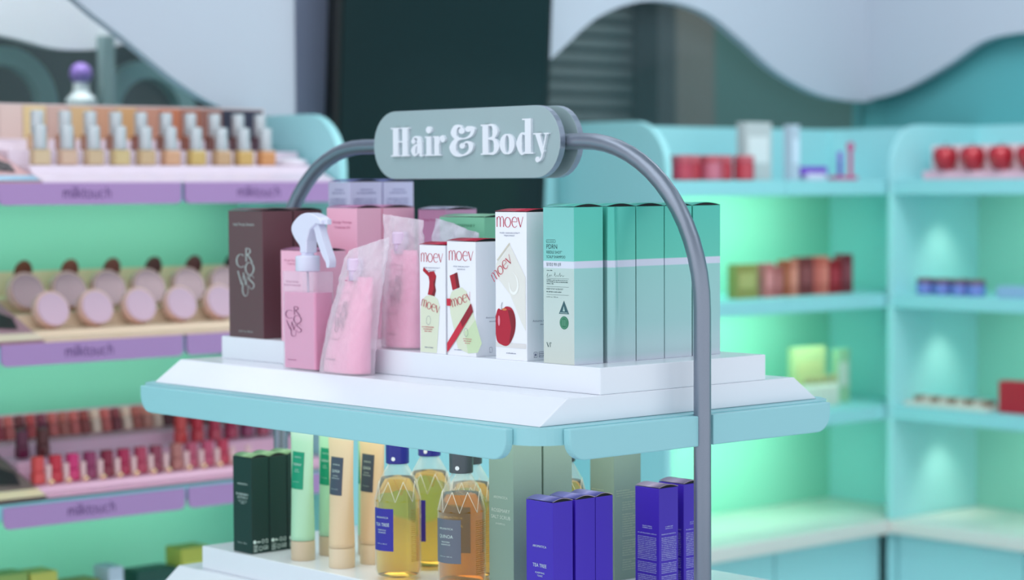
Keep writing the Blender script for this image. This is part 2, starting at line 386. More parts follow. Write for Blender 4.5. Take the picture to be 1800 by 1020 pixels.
# right-hand run
t = thing('wall_shelf_unit', 'mint green shelving on the right-hand wall with red apple shaped bottles on top', 'shelving', (0, 0, 0))
g = MB()
fr = lambda u, v, n=0: Vector((u, 1.602 + n, v))
poly = [(2.695, 0), (3.055, 0), (3.055, 1.602), (2.81, 1.602)] + arc(2.81, 1.487, .115, 90, 180, 10)[1:]
g.prism(poly, fr, 0, .018, unit_m); g.build('side_panel', t, recalc=True)
g = MB(); g.box(3.055, 3.068, -0.4, 1.62, 0.1, 1.45, unit_back); g.build('back_panel', t)
g = MB(); g.box(3.055, 3.068, -0.4, 1.62, 1.45, 1.602, unit_m); g.build('top_back_panel', t)
for z, th in LV:
    g = MB(); g.box(2.695, 3.055, -0.4, 1.602, z - th, z, shelf_m, .002); g.build('shelf', t)
g = MB(); g.box(2.68, 3.055, -0.4, 1.600, 0.537, 0.572, count_m, .004); g.build('counter', t)
g = MB(); g.box(2.74, 3.055, -0.4, 1.600, 0, 0.535, unit_m); g.build('base_cabinet', t)
for y0, y1 in ((1.205, 1.598), (0.8, 1.2), (.4, .795), (0, .395)):
    g = MB(); g.box(2.715, 2.737, y0, y1, 0.09, 0.533, unit_m, .002); g.build('door', t)
# green strip lights and little downlights under the shelves
GREEN = (0.62, 1.0, 0.72)
for z, th in LV:
    for x0, x1, yl, p in ((-0.8, 0.86, 1.85, .80), (1.96, 2.66, 1.70, 1.75)):
        area('shelf_strip_light', ((x0 + x1) / 2, yl, z - th - .006), ((x0 + x1) / 2, 1.98, z - th - .13), x1 - x0, 0.02, p, GREEN).data.spread = math.radians(150)
    area('shelf_strip_light', (2.76, 0.55, z - th - .006), (3.05, 0.55, z - th - .14), 1.7, .02, 1.9, (.86, 1, .80)).data.spread = math.radians(150)
for z, th in LV:
    for y in (1.44,):
        l = bpy.data.lights.new('downlight', 'SPOT'); l.energy = 1.1; l.spot_size = math.radians(80); l.spot_blend = 1; l.color = (.95, 1, .80); l.shadow_soft_size = .02
        o = bpy.data.objects.new('downlight', l); COL.objects.link(o); o.location = (2.88, y + .06, z - th - .01)
        o.rotation_euler = Vector((.02, .35, -1)).to_track_quat('-Z', 'Y').to_euler()
# ================================================================== the display cart
def tier(root, z, riser):
    """teal tray with hanging aprons and a rounded recessed corner"""
    g = MB(); g.prism(rrect(-.024, .550, -.024, .910, .05, 8), fz(z), -.022, -.0003, teal); g.build('tray_board', root)
    def apron(fr, u0, u1, ca='ab', nm='apron'):
        g = MB(); g.prism(rrect(u0, u1, z - .0415, z - .0015, .026, 7, ca), fr, 0, .013, teal)
        o = g.build(nm, root, recalc=True); b = o.modifiers.new('bevel', 'BEVEL'); b.width = .0016; b.segments = 2; b.limit_method = 'ANGLE'; b.angle_limit = math.radians(40)
    apron(fx(-.024), -.868, -.022)
    apron(lambda u, v, n=0: Vector((.550 + n, u, v)), .022, .868)
    for fr in (fy(-.024), lambda u, v, n=0: Vector((u, .910 + n, v))):
        apron(fr, .018, .2505, 'a'); apron(fr, .2755, .512, 'b')
cart = thing('display_cart', 'mint and white two-tier display cart with a bent grey tube frame', 'display stand', (0, 0, 0))
tier(cart, ZB, True)
def slab(name, z, x0, x1, inset, h, par, m=white):
    fr = lambda u, v, n=0: Vector((u, n, v))
    g = MB(); g.prism([(x0, z), (x1, z), (x1 - inset, z + h), (x0 + inset, z + h)], fr, 0.0, 0.886, m); o = g.build(name, par, recalc=True)
    b = o.modifiers.new('bevel', 'BEVEL'); b.width = .0012; b.segments = 2
def riser(z0, z1, x0, x1, y0, y1, par):
    g = MB(); g.box(x0, x1, y0, y1, z0, z1, white, .0015); g.build('riser', par)
slab('white_plinth', ZB, 0.0, .526, .048, .033, cart)
riser(ZB + .033, ZB + .068, .106, .420, .0005, .858, cart)
Z2 = ZB - .323
tier(cart, Z2, True)
slab('white_plinth', Z2, 0.0, .526, .04, .033, cart)
riser(Z2 + .033, Z2 + .068, .052, .474, .0005, .838, cart)
ZU, ZS = ZB + .068, ZB + .033     # standing heights on the upper tier: riser top, plinth top
ZL = Z2 + .068
tier(cart, .42, False)
slab('white_plinth', .42, 0.0, .526, .04, .033, cart)
# tube frame
ZT, RA = ZB + .362, .225
TX, TY = .258, -.034
pts = [(TX, TY, .07), (TX, TY, ZB - .02), (TX, TY, ZT - RA)] + [(TX, TY + RA - RA * math.cos(math.radians(a)), ZT - RA + RA * math.sin(math.radians(a))) for a in range(6, 91, 6)]
pts += [(TX, y, ZT) for y in (.3, .4, .5, .6)] + [(TX, .915 - RA + RA * math.sin(math.radians(a)), ZT - RA + RA * math.cos(math.radians(a))) for a in range(0, 91, 6)] + [(TX, .915, ZB - .02), (TX, .915, .07)]
g = MB(); g.tube(pts, .0115, steel, 24); g.build('tube_frame', cart)
for x in (.06, .466):
    for y in (.06, .826):
        g = MB(); g.ball((x, y, .03), .03, mat('caster_rubber', (40, 44, 48), .6), sx=.45); g.box(x - .008, x + .008, y - .012, y + .012, .03, .075, steel); g.build('caster', cart)
g = MB(); g.box(.0, .526, -.02, .906, .07, .10, teal, .004); g.build('base_board', cart)
for y in (-.012, .892): 
    pass

# sign on the arch
sg = thing('hanging_sign', 'grey-green pill-shaped sign reading Hair & Body clamped on the bent tube', 'sign', (TX, .4230, ZB + .3625))
def pill(h, w, n=16): return arc(-w / 2 + h / 2, 0, h / 2, 90, 270, n) + arc(w / 2 - h / 2, 0, h / 2, -90, 90, n)
for nm, x in (('front_plate', -.0122), ('rear_plate', .0227)):
    fr = (lambda x: (lambda u, v, n=0: Vector((x - n, -u, v))))(x)
    g = MB(); g.prism(pill(.102, .418), fr, 0, .0105, sign_m, sign_edge); o = g.build(nm, sg, recalc=True)
    b = o.modifiers.new('bevel', 'BEVEL'); b.width = .0008; b.segments = 2; b.limit_method = 'ANGLE'; b.angle_limit = math.radians(50)
frs = lambda u, v, n=0: Vector((-.0227 - n, -u, v))
g = MB()
def L(ox, sx): return lambda p: Vector((ox + p.x * sx, -.0170 + p.y * .0288))   # letters are wide: unit width sx, capital height 1.5 units
LK = [0]
def top():
    LK[0] += 1; return .0042 + .00003 * (LK[0] % 9)
def bar(x0, y0, x1, y1, A): g.prism([A(Vector(p)) for p in ((x0, y0), (x1, y0), (x1, y1), (x0, y1))], frs, 0, top(), letter_w)
def rb(p, w_, A): g.ribbon([(q[0], q[1]) for q in p], w_, frs, 0, top(), letter_w, 8, A)
def dot(x, y, r, A): g.disc(x, y, r, frs, 0, top(), letter_w, A)
A = L(-.1618, .0400)  # H
for x in (.12, .68): bar(x, 0, x + .32, 1.5, A)
for x in (.0, .58): bar(x, 0, x + .52, .075, A); bar(x, 1.425, x + .52, 1.5, A)
bar(.4, .72, .7, .80, A)
A = L(-.1155, .0372)  # a
rb([(.14, .74), (.2, .93), (.38, .99), (.53, .9), (.58, .68)], [.05, .08, .1, .22, .32], A); bar(.42, .12, .74, .70, A)
rb([(.60, .10), (.70, .02), (.86, .07)], [.22, .1, .05], A); dot(.19, .76, .13, A)
rb([(.46, .60), (.30, .52), (.19, .30), (.26, .07), (.46, .12)], [.06, .16, .3, .16, .07], A)
A = L(-.0812, .0350)  # i
bar(.1, 0, .42, 1.0, A); bar(0, 0, .52, .07, A); bar(0, .93, .2, 1.0, A); dot(.26, 1.33, .18, A)
A = L(-.0626, .0335)  # r
bar(.1, 0, .42, 1.0, A); bar(0, 0, .54, .07, A); bar(0, .93, .2, 1.0, A)
rb([(.42, .62), (.50, .90), (.66, .99), (.74, .92)], [.07, .09, .1, .1], A); dot(.68, .82, .15, A)
g.build('raised_letters', sg, 'raised white letters reading Hair', recalc=True); g = MB()
A = L(-.0240, .0455)  # ampersand
rb([(.62, 1.28), (.52, 1.46), (.30, 1.42), (.20, 1.14), (.30, .90), (.56, .82)], [.1, .09, .22, .30, .18, .06], A)
rb([(.62, .84), (.32, .76), (.15, .40), (.30, .06), (.66, .00), (.98, .20), (1.04, .50), (.86, .66), (.66, .56)], [.06, .2, .34, .22, .08, .16, .24, .1, .06], A)
rb([(.58, .82), (.84, .86), (1.06, 1.02), (1.14, 1.30), (.98, 1.42)], [.06, .08, .14, .2, .09], A); dot(.60, 1.22, .15, A); dot(.93, 1.31, .15, A); dot(.62, .47, .14, A)
g.build('raised_letters', sg, 'raised white ampersand', recalc=True); g = MB()
A = L(.0455, .0372)  # B
bar(.1, 0, .44, 1.5, A); bar(0, 0, .5, .07, A); bar(0, 1.43, .5, 1.5, A)
rb([(.42, 1.465), (.70, 1.44), (.84, 1.15), (.72, .86), (.42, .79)], [.07, .14, .32, .16, .06], A)
rb([(.42, .79), (.78, .74), (.93, .40), (.78, .09), (.42, .035)], [.06, .16, .34, .16, .07], A)
A = L(.0868, .0375)   # o
g.ring(.42, .50, .27, .47, .3, frs, 0, .0042, letter_w, A, stress=(.31, .06))
A = L(.1216, .0395)   # d
rb([(.52, .93), (.30, .98), (.17, .50), (.30, .02), (.52, .10)], [.06, .12, .32, .12, .06], A)
bar(.48, 0, .80, 1.72, A); bar(.34, 1.65, .5, 1.72, A); bar(.78, 0, .92, .07, A)
A = L(.1595, .0318)   # y
g.prism([A(Vector(p)) for p in ((.06, 1.0), (.38, 1.0), (.66, .10), (.50, -.08))][::-1], frs, 0, .0042, letter_w)
rb([(.80, .98), (.62, .30), (.46, -.22), (.24, -.36)], [.07, .08, .09, .1], A); dot(.22, -.28, .14, A); bar(-.04, .93, .48, 1.0, A); bar(.64, .93, .96, 1.0, A)
g.build('raised_letters', sg, 'raised white letters reading Body', recalc=True)
g = MB(); 
for y in (-.15, .15): g.box(-.0122, .0122, y - .008, y + .008, -.014, .014, steel)
g.build('clamp', sg)

# ================================================================== cartons
def lf(W, D):   # left face of a carton (looking towards -x); u from its left edge as seen
    return lambda u, v, n=0: Vector((-W / 2 - n, D / 2 - u, v))
def rf(W, D):   # right face (looking towards -y)
    return lambda u, v, n=0: Vector((-W / 2 + u, -D / 2 - n, v))
E_ = .00035
def carton(label, x0, x1, y0, y1, z, h, m, mtop=None, group=None, arch=.0034, name='carton', cat='box', edge=None, shell=True):
    W, D = x1 - x0, y1 - y0
    t = thing(name, label, cat, ((x0 + x1) / 2, (y0 + y1) / 2, z), 0, group)
    g = MB(); g.box(-W / 2, W / 2, -D / 2, D / 2, 0, h, m, .0005, 1); g.build('box_body', t)
    # lid bows up a little and leaves a dark crescent at its ends
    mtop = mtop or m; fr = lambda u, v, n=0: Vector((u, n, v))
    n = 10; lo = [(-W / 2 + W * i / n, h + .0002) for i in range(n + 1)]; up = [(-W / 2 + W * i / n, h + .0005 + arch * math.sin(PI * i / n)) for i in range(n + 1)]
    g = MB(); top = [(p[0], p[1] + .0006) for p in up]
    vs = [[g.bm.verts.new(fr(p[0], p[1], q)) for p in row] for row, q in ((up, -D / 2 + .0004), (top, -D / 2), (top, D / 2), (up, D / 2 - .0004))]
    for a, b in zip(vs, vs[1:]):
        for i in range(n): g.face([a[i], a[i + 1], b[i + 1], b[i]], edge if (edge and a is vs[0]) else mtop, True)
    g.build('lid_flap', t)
    g = MB(); g.flat([(p[0], p[1]) for p in lo] + [(p[0], p[1]) for p in up[::-1]], fr, -D / 2 + .0006, dark)
    g.build('lid_gap', t, 'dark gap under the bowed lid flap')
    return t, W, D

# -- teal and silver shampoo cartons
vr_ink = mat('dark_green_ink', (28, 66, 70), .6)
vr = ramp_mat('foil_teal_to_silver', [(0, (206, 212, 224)), (.05, (178, 204, 208)), (.25, (158, 202, 202)), (.610, (150, 204, 200)), (.615, (206, 212, 230)), (.655, (206, 212, 230)), (.66, (96, 198, 178)), (1, (84, 192, 176))], .34, .30)
vr_lab = ['teal and pale silver shampoo carton with front print, nearest the white corner', 'teal and silver shampoo carton with a dented side, second from the front corner', 'teal and silver shampoo carton between the dented one and the bent tube', 'teal and silver shampoo carton partly hidden behind the bent grey tube', 'teal and silver shampoo carton at the far right end of its row']
vrx = [(.109, .161), (.1685, .220), (.2225, .2745), (.276, .328), (.3305, .3845)]
def logo_vr(g, fr, u, v, s, m):
    A = aff2(u, v, 0, s)
    g.ribbon([(0, 1), (.45, 0)], [.2, .2], fr, E_, E_, m, 1, A); g.ribbon([(.45, 0), (.85, 1)], [.06, .06], fr, E_, E_, m, 1, A)
    g.ribbon([(1.05, 0), (1.05, .95)], [.15, .15], fr, E_, E_, m, 1, A); g.ribbon([(1.05, .95), (1.3, .97), (1.45, .8)], [.07, .1, .12], fr, E_, E_, m, 1, A)
for k, (x0, x1) in enumerate(vrx):
    sl = .0015 * k
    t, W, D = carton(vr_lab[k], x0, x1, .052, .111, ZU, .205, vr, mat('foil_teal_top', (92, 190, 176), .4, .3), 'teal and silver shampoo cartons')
    fr = lf(W, D)
    g = MB()
    g.ribbon(rrect(.006, .024, .1585, .1625, .002, 3) + [(.008, .1585)], .0004, fr, E_, E_, vr_ink, 1)
    g.text('2% / VEGAN', .008, .1598, .013, .0014, fr, E_, vr_ink)
    g.text('PDRN', .0065, .1505, .0205, .0060, fr, E_, vr_ink)
    g.text('REEDLE SHOT\u00b0', .0065, .1443, .030, .0036, fr, E_, vr_ink)
    g.text('SCALP SHAMPOO', .0065, .1383, .036, .0036, fr, E_, vr_ink)
    g.text('\ud0c8\ubaa8\uc99d\uc0c1 \ucf00\uc5b4 \uc0f4\ud478'.encode('utf-16', 'surrogatepass').decode('utf-16'), .0065, .1282, .028, .0036, fr, E_, vr_ink)
    g.micro(.0065, .018, .1216, .0012, fr, E_, vr_ink)
    g.ribbon([(.007, .115), (.009, .1185), (.0075, .1135), (.011, .1145), (.0125, .1165), (.013, .1142), (.0155, .1163), (.017, .1142)], .00035, fr, E_, E_, vr_ink)
    g.ribbon([(.021, .1145), (.0225, .1195), (.0235, .1172), (.0222, .1168), (.0245, .1142), (.0265, .1163), (.0285, .1145), (.0305, .1165), (.0325, .119), (.0325, .1145), (.0355, .1165), (.038, .1145), (.040, .1165)], .00035, fr, E_, E_, vr_ink)
    for v in (.1118, .1010, .0905): g.ribbon([(.0065, v), (.049, v)], .0003, fr, E_, E_, vr_ink, 1)
    for v, f in ((.1090, 1), (.1066, 1), (.1042, .35)): g.micro(.0065, .047, v, .0012, fr, E_, vr_ink, f)
    g.text('KEEP STAY & BOOST', .0065, .0970, .032, .0020, fr, E_, vr_ink)
    g.micro(.0065, .035, .0935, .0014, fr, E_, vr_ink); g.text('6.76 fl. oz. / 200 mL', .0065, .0868, .022, .0014, fr, E_, vr_ink)
    logo_vr(g, fr, .0065, .0215, .0062, vr_ink)
    g.build('front_print', t, 'dark printed lettering'); g = MB()
    g.flat([(.030, .066), (.0495, .066), (.0398, .0835)], fr, E_, mat('slate_mark', (58, 96, 104), .5))
    g.flat([(.0376, .0695), (.0420, .0695), (.0398, .0765)], fr, E_ * 2, mat('pale_mark', (170, 200, 196), .5))
    g.ribbon([(.0325, .0675), (.047, .0675)], .0008, fr, E_ * 2, E_ * 2, mat('pale_mark', (170, 200, 196), .5), 1)
    g.build('front_print', t, 'slate triangle mark'); g = MB()
    gm = mat('green_seal', (52, 128, 96), .5)
    g.disc(.040, .0545, .0086, fr, E_, E_, gm); pm = mat('pale_mark2', (120, 178, 150), .5)
    g.ring(.040, .0545, .0068, .0068, .0005, fr, E_ * 2, E_ * 2, pm)
    for uu in (-.0035, -.0012, .0012, .0035): g.ribbon([(.040 + uu, .0505), (.040 + uu, .0585)], .0008, fr, E_ * 2, E_ * 2, pm, 1)
    g.build('front_print', t, 'round green seal')
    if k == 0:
        q = MB(); q.box(-W / 2 - .0002, -W / 2 + .001, -D / 2 + .0003, D / 2 - .0003, .0003, .2045, ramp_mat('pale_front_panel', [(0, (208, 212, 204)), (.25, (204, 216, 212)), (.610, (192, 214, 210)), (.615, (222, 226, 240)), (.655, (222, 226, 240)), (.66, (134, 208, 202)), (1, (124, 200, 194))], .36, .12)); q.build('front_panel', t, 'paler front panel')  # left face coloured paler for the stronger reflection on its foil
    if k == 1:   # the loose, dented outer flap
        def dent(a, b):
            u = a * W; v = b * .2045
            ridge = .0030 * 1.5 * math.exp(-((a - .14 - .16 * (1 - b) ** 1.5) / .10) ** 2) * min(1, max(0, (b - .12) * 2.2)) + .0012 * math.sin(PI * a)
            return Vector((-W / 2 + u, -D / 2 - .0004 - ridge, v))
        g = MB(); g.grid(dent, 26, 20, vr); g.build('dented_side', t, 'side panel bulging in a curved crease')

# -- white cartons with a red name across the top
mw = mat('white_card', (243, 243, 250), .42); mred = mat('crimson_card', (190, 22, 62), .45); mink = mat('crimson_ink', (196, 24, 66), .5); gink = mat('grey_ink', (120, 124, 150), .6)
def moev(g, fr, A, m=mink, n=E_):
    def r(p, w_): g.ribbon(p, w_, fr, n, n, m, 8, A)
    r([(.06, 0), (.06, .92)], [.10, .10]); r([(.06, .60), (.2, .93), (.42, .93), (.52, .66)], [.04, .05, .07, .11]); r([(.52, .70), (.52, 0)], [.11, .11])
    r([(.52, .60), (.66, .93), (.88, .93), (.98, .66)], [.04, .05, .07, .11]); r([(.98, .70), (.98, 0)], [.11, .11])
    g.ring(1.58, .45, .40, .46, .1, fr, n, n, m, A, stress=(.11, .05))
    r([(2.90, .50), (2.28, .50)], [.045, .045]); r([(2.90, .50), (2.82, .80), (2.56, .94), (2.28, .80), (2.18, .45), (2.30, .1), (2.60, -.03), (2.90, .14)], [.05, .07, .05, .09, .11, .08, .05, .04])
    r([(3.02, .92), (3.38, .0)], [.13, .09]); r([(3.38, .0), (3.74, .98)], [.05, .05])
def droplet(g, fr, A, m, n): g.ring(0, 0, .0035, .0048, .0003, fr, n, n, m, A, N=18)
W_ = None
cream = mat('cream_bottle_print', (224, 230, 206), .45); cream_d = mat('cream_shade_print', (196, 206, 168), .45); redp = mat('red_cap_print', (176, 20, 44), .4); redd = mat('dark_red_print', (120, 10, 30), .4)
# hair tonic
t, W, D = carton('small white carton with a red-nozzled tonic bottle picture, leftmost red-topped box', .109, .155, .3125, .3685, ZU, .151, mw, mred, 'white cartons with red lids', edge=mred)
fr = lf(W, D); g = MB()
moev(g, fr, aff2(.0035, .1275, 0, .0128)); g.text('MOEV ANNURCATIN\u2122', .009, .1185, .036, .0017, fr, E_, gink); g.text('HAIR TONIC', .018, .1148, .018, .0017, fr, E_, gink); g.build('logo_print', t, 'red name and grey small print'); g = MB()
g.flat([(.002, .010), (.002, .060), (.006, .074), (.014, .080), (.028, .082), (.040, .076), (.044, .066), (.042, .044), (.037, .001), (.001, .001)], fr, E_, cream)
g.flat([(.018, .082), (.033, .080), (.036, .088), (.034, .096), (.037, .108), (.032, .115), (.022, .114), (.020, .108), (.022, .100), (.021, .092)], fr, E_, redp)
g.flat([(.008, .115), (.010, .120), (.026, .110), (.024, .105)], fr, E_ * 2, redp); g.flat([(.028, .083), (.033, .080), (.036, .088), (.034, .096), (.036, .106), (.031, .100), (.032, .090)], fr, E_ * 2, redd)
moev(g, fr, aff2(.004, .066, math.radians(-14), .0106), n=E_ * 3); droplet(g, fr, aff2(.020, .046, -.15, 1.3), gink, E_ * 3)
for v, f in ((.036, .9), (.033, .7), (.030, .5)): g.micro(.004, .034, v, .0015, fr, E_ * 3, mat('pale_red_ink', (206, 120, 120), .6), f, 'C')
g.micro(.012, .030, .0075, .0014, fr, E_ * 3, gink); g.build('front_print', t, 'printed picture of a cream tonic bottle')
# shampoo
t, W, D = carton('white carton printed with a cream shampoo bottle crossed by a red ribbon', .109, .163, .248, .3085, ZU, .157, mw, mred, 'white cartons with red lids', edge=mred)
fr = lf(W, D); g = MB()
moev(g, fr, aff2(.0045, .1310, 0, .0137)); g.text('MOEV ANNURCATIN\u2122', .014, .1218, .034, .0018, fr, E_, gink); g.text('SHAMPOO', .022, .1180, .017, .0018, fr, E_, gink); g.build('logo_print', t, 'red name and grey small print'); g = MB()
B = aff2(.034, .045, math.radians(17), 1)
g.flat([B(Vector(p)) for p in [(-.021, -.030), (-.022, .020), (-.018, .040), (-.010, .048), (.012, .048), (.020, .040), (.024, .018), (.028, -.020), (.030, -.036), (.018, -.046), (-.002, -.042)]], fr, E_, cream)
g.flat([B(Vector(p)) for p in [(.010, -.010), (.0265, -.002), (.030, -.036), (.018, -.046), (-.002, -.042), (.000, -.012)]], fr, E_ * 1.5, mat('green_liquid_print', (206, 224, 184), .4))
g.flat([B(Vector(p)) for p in [(-.008, .049), (.008, .049), (.009, .070), (-.008, .070)]], fr, E_, redp); g.flat([B(Vector(p)) for p in [(.002, .049), (.008, .049), (.009, .070), (.003, .070)]], fr, E_ * 2, redd)
moev(g, fr, aff2(.0125, .0660, math.radians(17), .0112), n=E_ * 3)
g.flat([(.0005, .003), (.0005, .016), (.052, .073), (.056, .062), (.020, .022)], fr, E_ * 4, mat('ribbon_print', (206, 34, 62), .35)); g.flat([(.030, .048), (.052, .073), (.056, .062), (.034, .040)], fr, E_ * 5, mat('ribbon_dark_print', (150, 20, 44), .35))
g.flat([(.0005, .068), (.009, .068), (.009, .078), (.0005, .078)], fr, E_ * 4, mat('ribbon_print', (206, 34, 62), .35))
droplet(g, fr, aff2(.041, .033, .15, 1.2), gink, E_ * 4)
for v, f in ((.0235, .9), (.0205, .8), (.0175, .5)): g.micro(.034, .054, v, .0013, fr, E_ * 4, mat('pale_red_ink', (206, 120, 120), .6), f, 'C')
g.micro(.016, .032, .0075, .0013, fr, E_ * 4, gink); g.build('front_print', t, 'printed picture of a cream bottle under a red ribbon')
fr = rf(W, D); g = MB(); g.text('Annurca Apple', .018, .052, .026, .0022, fr, E_, gink); g.micro(.024, .046, .047, .0012, fr, E_, gink)
g.ribbon(rrect(.024, .029, .005, .012, .001, 2) + [(.025, .005)], .0004, fr, E_, E_, gink, 1); g.build('side_print', t)
# treatment with the apple
t, W, D = carton('tall white carton printed with a red apple and cream tube', .109, .165, .144, .207, ZU, .198, mw, mred, 'white cartons with red lids', edge=mred)
fr = lf(W, D); g = MB()
moev(g, fr, aff2(.0035, .1780, 0, .0142)); g.text('MOEV ANNURCATIN\u2122', .010, .1690, .040, .0020, fr, E_, gink); g.text('TREATMENT', .018, .1655, .022, .0020, fr, E_, gink); g.build('logo_print', t, 'red name and grey small print'); g = MB()
tp = mat('cream_tube_print', (232, 230, 224), .4)
g.flat([(.0045, .131), (.0300, .155), (.061, .112), (.061, .040), (.052, .052), (.030, .088), (.002, .112), (.002, .128)], fr, E_, tp)
g.ribbon([(.0045, .133), (.030, .1565)], .0022, fr, E_ * 2, E_ * 2, mat('cream_crimp_print', (214, 206, 190), .4), 1)
g.ribbon([(.028, .104), (.032, .092), (.040, .090), (.046, .098), (.044, .110), (.036, .118)], [.001, .0035, .004, .0035, .002, .0005], fr, E_ * 2, E_ * 2, mat('gel_print', (250, 250, 246), .15))
moev(g, fr, aff2(-.001, .1035, math.radians(38), .0125), n=E_ * 3)
g.flat([(.0005, .0165), (.0615, .0165), (.0615, .023), (.0005, .023)], fr, E_, mat('warm_floor_print', (226, 222, 222), .5)); 
g.flat([(p.x, p.y) for p in catmull([Vector(p) for p in [(.0008, .058), (.006, .068), (.014, .0665), (.022, .0715), (.034, .069), (.0405, .056), (.039, .038), (.030, .023), (.022, .0185), (.012, .020), (.004, .024), (.0008, .034)]], 5)], fr, E_ * 2, mat('apple_print', (182, 14, 50), .3))
g.flat([(p.x, p.y) for p in catmull([Vector(p) for p in [(.026, .067), (.035, .066), (.0400, .056), (.0385, .038), (.029, .023), (.033, .044)]], 5)], fr, E_ * 3, mat('apple_dark_print', (136, 8, 34), .3))
g.disc(.008, .052, .0022, fr, E_ * 3, E_ * 3, mat('apple_shine_print', (236, 150, 168), .3), ry=.007)
g.ribbon([(.014, .066), (.013, .072), (.015, .077)], .0007, fr, E_ * 3, E_ * 3, mat('stem_print', (52, 30, 28), .5)); g.disc(.019, .0675, .005, fr, E_ * 3, E_ * 3, mat('apple_top_print', (216, 120, 70), .4), ry=.0016)
g.micro(.022, .042, .0085, .0015, fr, E_, gink); g.build('front_print', t, 'printed picture of a cream tube and a glossy red apple')
fr = rf(W, D); g = MB(); g.text('Annurca Apple', .010, .0520, .030, .0026, fr, E_, gink); g.micro(.024, .048, .0475, .0012, fr, E_, gink)
for v in (.039, .022): g.ring(.038, v, .0072, .0082, .0005, fr, E_, E_, gink); g.micro(.0335, .0425, v, .002, fr, E_, gink)
g.ribbon(rrect(.012, .018, .0045, .0115, .001, 2) + [(.013, .0045)], .0005, fr, E_, E_, gink, 1); g.disc(.015, .008, .0017, fr, E_, E_, gink); g.ribbon(rrect(.021, .032, .0045, .0115, .001, 2) + [(.022, .0045)], .0005, fr, E_, E_, gink, 1)
g.micro(.022, .031, .0085, .0013, fr, E_, gink); g.micro(.022, .031, .006, .0013, fr, E_, gink); g.build('side_print', t)

# -- stacked-letter hair care range
def aff3(ox, oy, sx, sy): return lambda p: Vector((ox + p.x * sx, oy + p.y * sy))
def crows(g, fr, A, m, n=E_, w_=.09):
    """stacked thin capitals: C R / O / W S / U, about 2.4 wide and 6.4 high"""
    th = w_ * .55
    g.ring(.50, 4.65, .62, .85, w_, fr, n, n, m, A, 52, 308, stress=(w_ * 1.5, th)); 
    def r(p, ws, sm=8): g.ribbon(p, ws, fr, n, n, m, sm, A)
    r([(1.25, 4.55), (1.25, 6.35)], w_ * 1.3, 1); r([(1.25, 6.32), (1.72, 6.22), (1.82, 5.9), (1.62, 5.58), (1.25, 5.50)], [th, w_, w_ * 1.4, w_, th]); r([(1.45, 5.50), (2.12, 4.50)], w_ * 1.3, 1)
    g.ring(1.72, 3.68, .58, .80, w_, fr, n, n, m, A, stress=(w_ * 1.5, th))
    r([(.05, 3.30), (.55, 1.55)], w_ * 1.3, 1); r([(.55, 1.55), (.92, 3.10)], th, 1); r([(.82, 3.10), (1.20, 1.45)], w_ * 1.3, 1); r([(1.20, 1.45), (1.48, 2.95)], th, 1)
    r([(2.30, 2.45), (2.02, 2.80), (1.68, 2.62), (1.66, 2.28), (1.98, 1.98), (2.30, 1.62), (2.24, 1.22), (1.90, 1.02), (1.56, 1.38)], [th, th, w_, w_ * 1.3, w_ * 1.4, w_ * 1.3, w_, th, th])
    r([(.72, 1.70), (.72, .62), (.95, .12), (1.28, .12), (1.46, .62), (1.46, 1.55)], [w_ * 1.3, w_ * 1.3, w_, th, th, th], 6)
brown = mat('brown_foil_card', (110, 76, 82), .38, .25); bink = mat('silver_ink', (206, 206, 206), .3, .3)
for k, (x0, x1) in enumerate(((.109, .166), (.1685, .222))):
    t, W, D = carton(['brown carton with a silver stacked-letter logo at the left end of the upper tier', 'matte brown carton mostly hidden behind the one with the silver logo'][k], x0, x1, .7480, .8400, ZU, .196, brown, mat('brown_card_top', (88, 66, 70), .45), 'brown cartons')
    if k == 0:
        fr = lf(W, D); g = MB(); crows(g, fr, aff3(.0245, .0640, .0190, .0118), bink, w_=.105)
        g.text('Scalp Therapy Shampoo', .014, .1735, .056, .0040, fr, E_, bink); g.text('16.9 fl. oz. / 500 mL', .026, .0085, .038, .0026, fr, E_, bink); g.build('front_print', t, 'thin silver lettering')
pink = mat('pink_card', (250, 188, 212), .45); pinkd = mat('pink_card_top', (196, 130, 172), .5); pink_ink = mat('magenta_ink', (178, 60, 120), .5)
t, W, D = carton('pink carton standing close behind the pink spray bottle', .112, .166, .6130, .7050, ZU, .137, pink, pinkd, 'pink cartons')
fr = lf(W, D); g = MB(); g.text('Energy Therapy', .010, .121, .034, .0026, fr, E_, pink_ink); g.text('Treatment', .016, .116, .022, .0026, fr, E_, pink_ink); g.build('front_print', t)
for k, (x0, x1) in enumerate(((.200, .248), (.2505, .312))):
    t, W, D = carton(['tall pink carton with small print, front one of the pair behind the pouches', 'tall pink carton directly behind another pink one, its lid above the rear pouch'][k], x0, x1, .6300, .7060, ZU, .200, pink, pinkd, 'pink cartons')
    if k == 0: fr = lf(W, D); g = MB(); g.text('Energy Therapy', .016, .1770, .048, .0034, fr, E_, pink_ink); g.text('Treatment EX', .020, .1690, .040, .0034, fr, E_, pink_ink); g.build('front_print', t)
lav = mat('lavender_white_card', (206, 206, 236), .5); lavink = mat('lavender_ink', (128, 132, 176), .6)
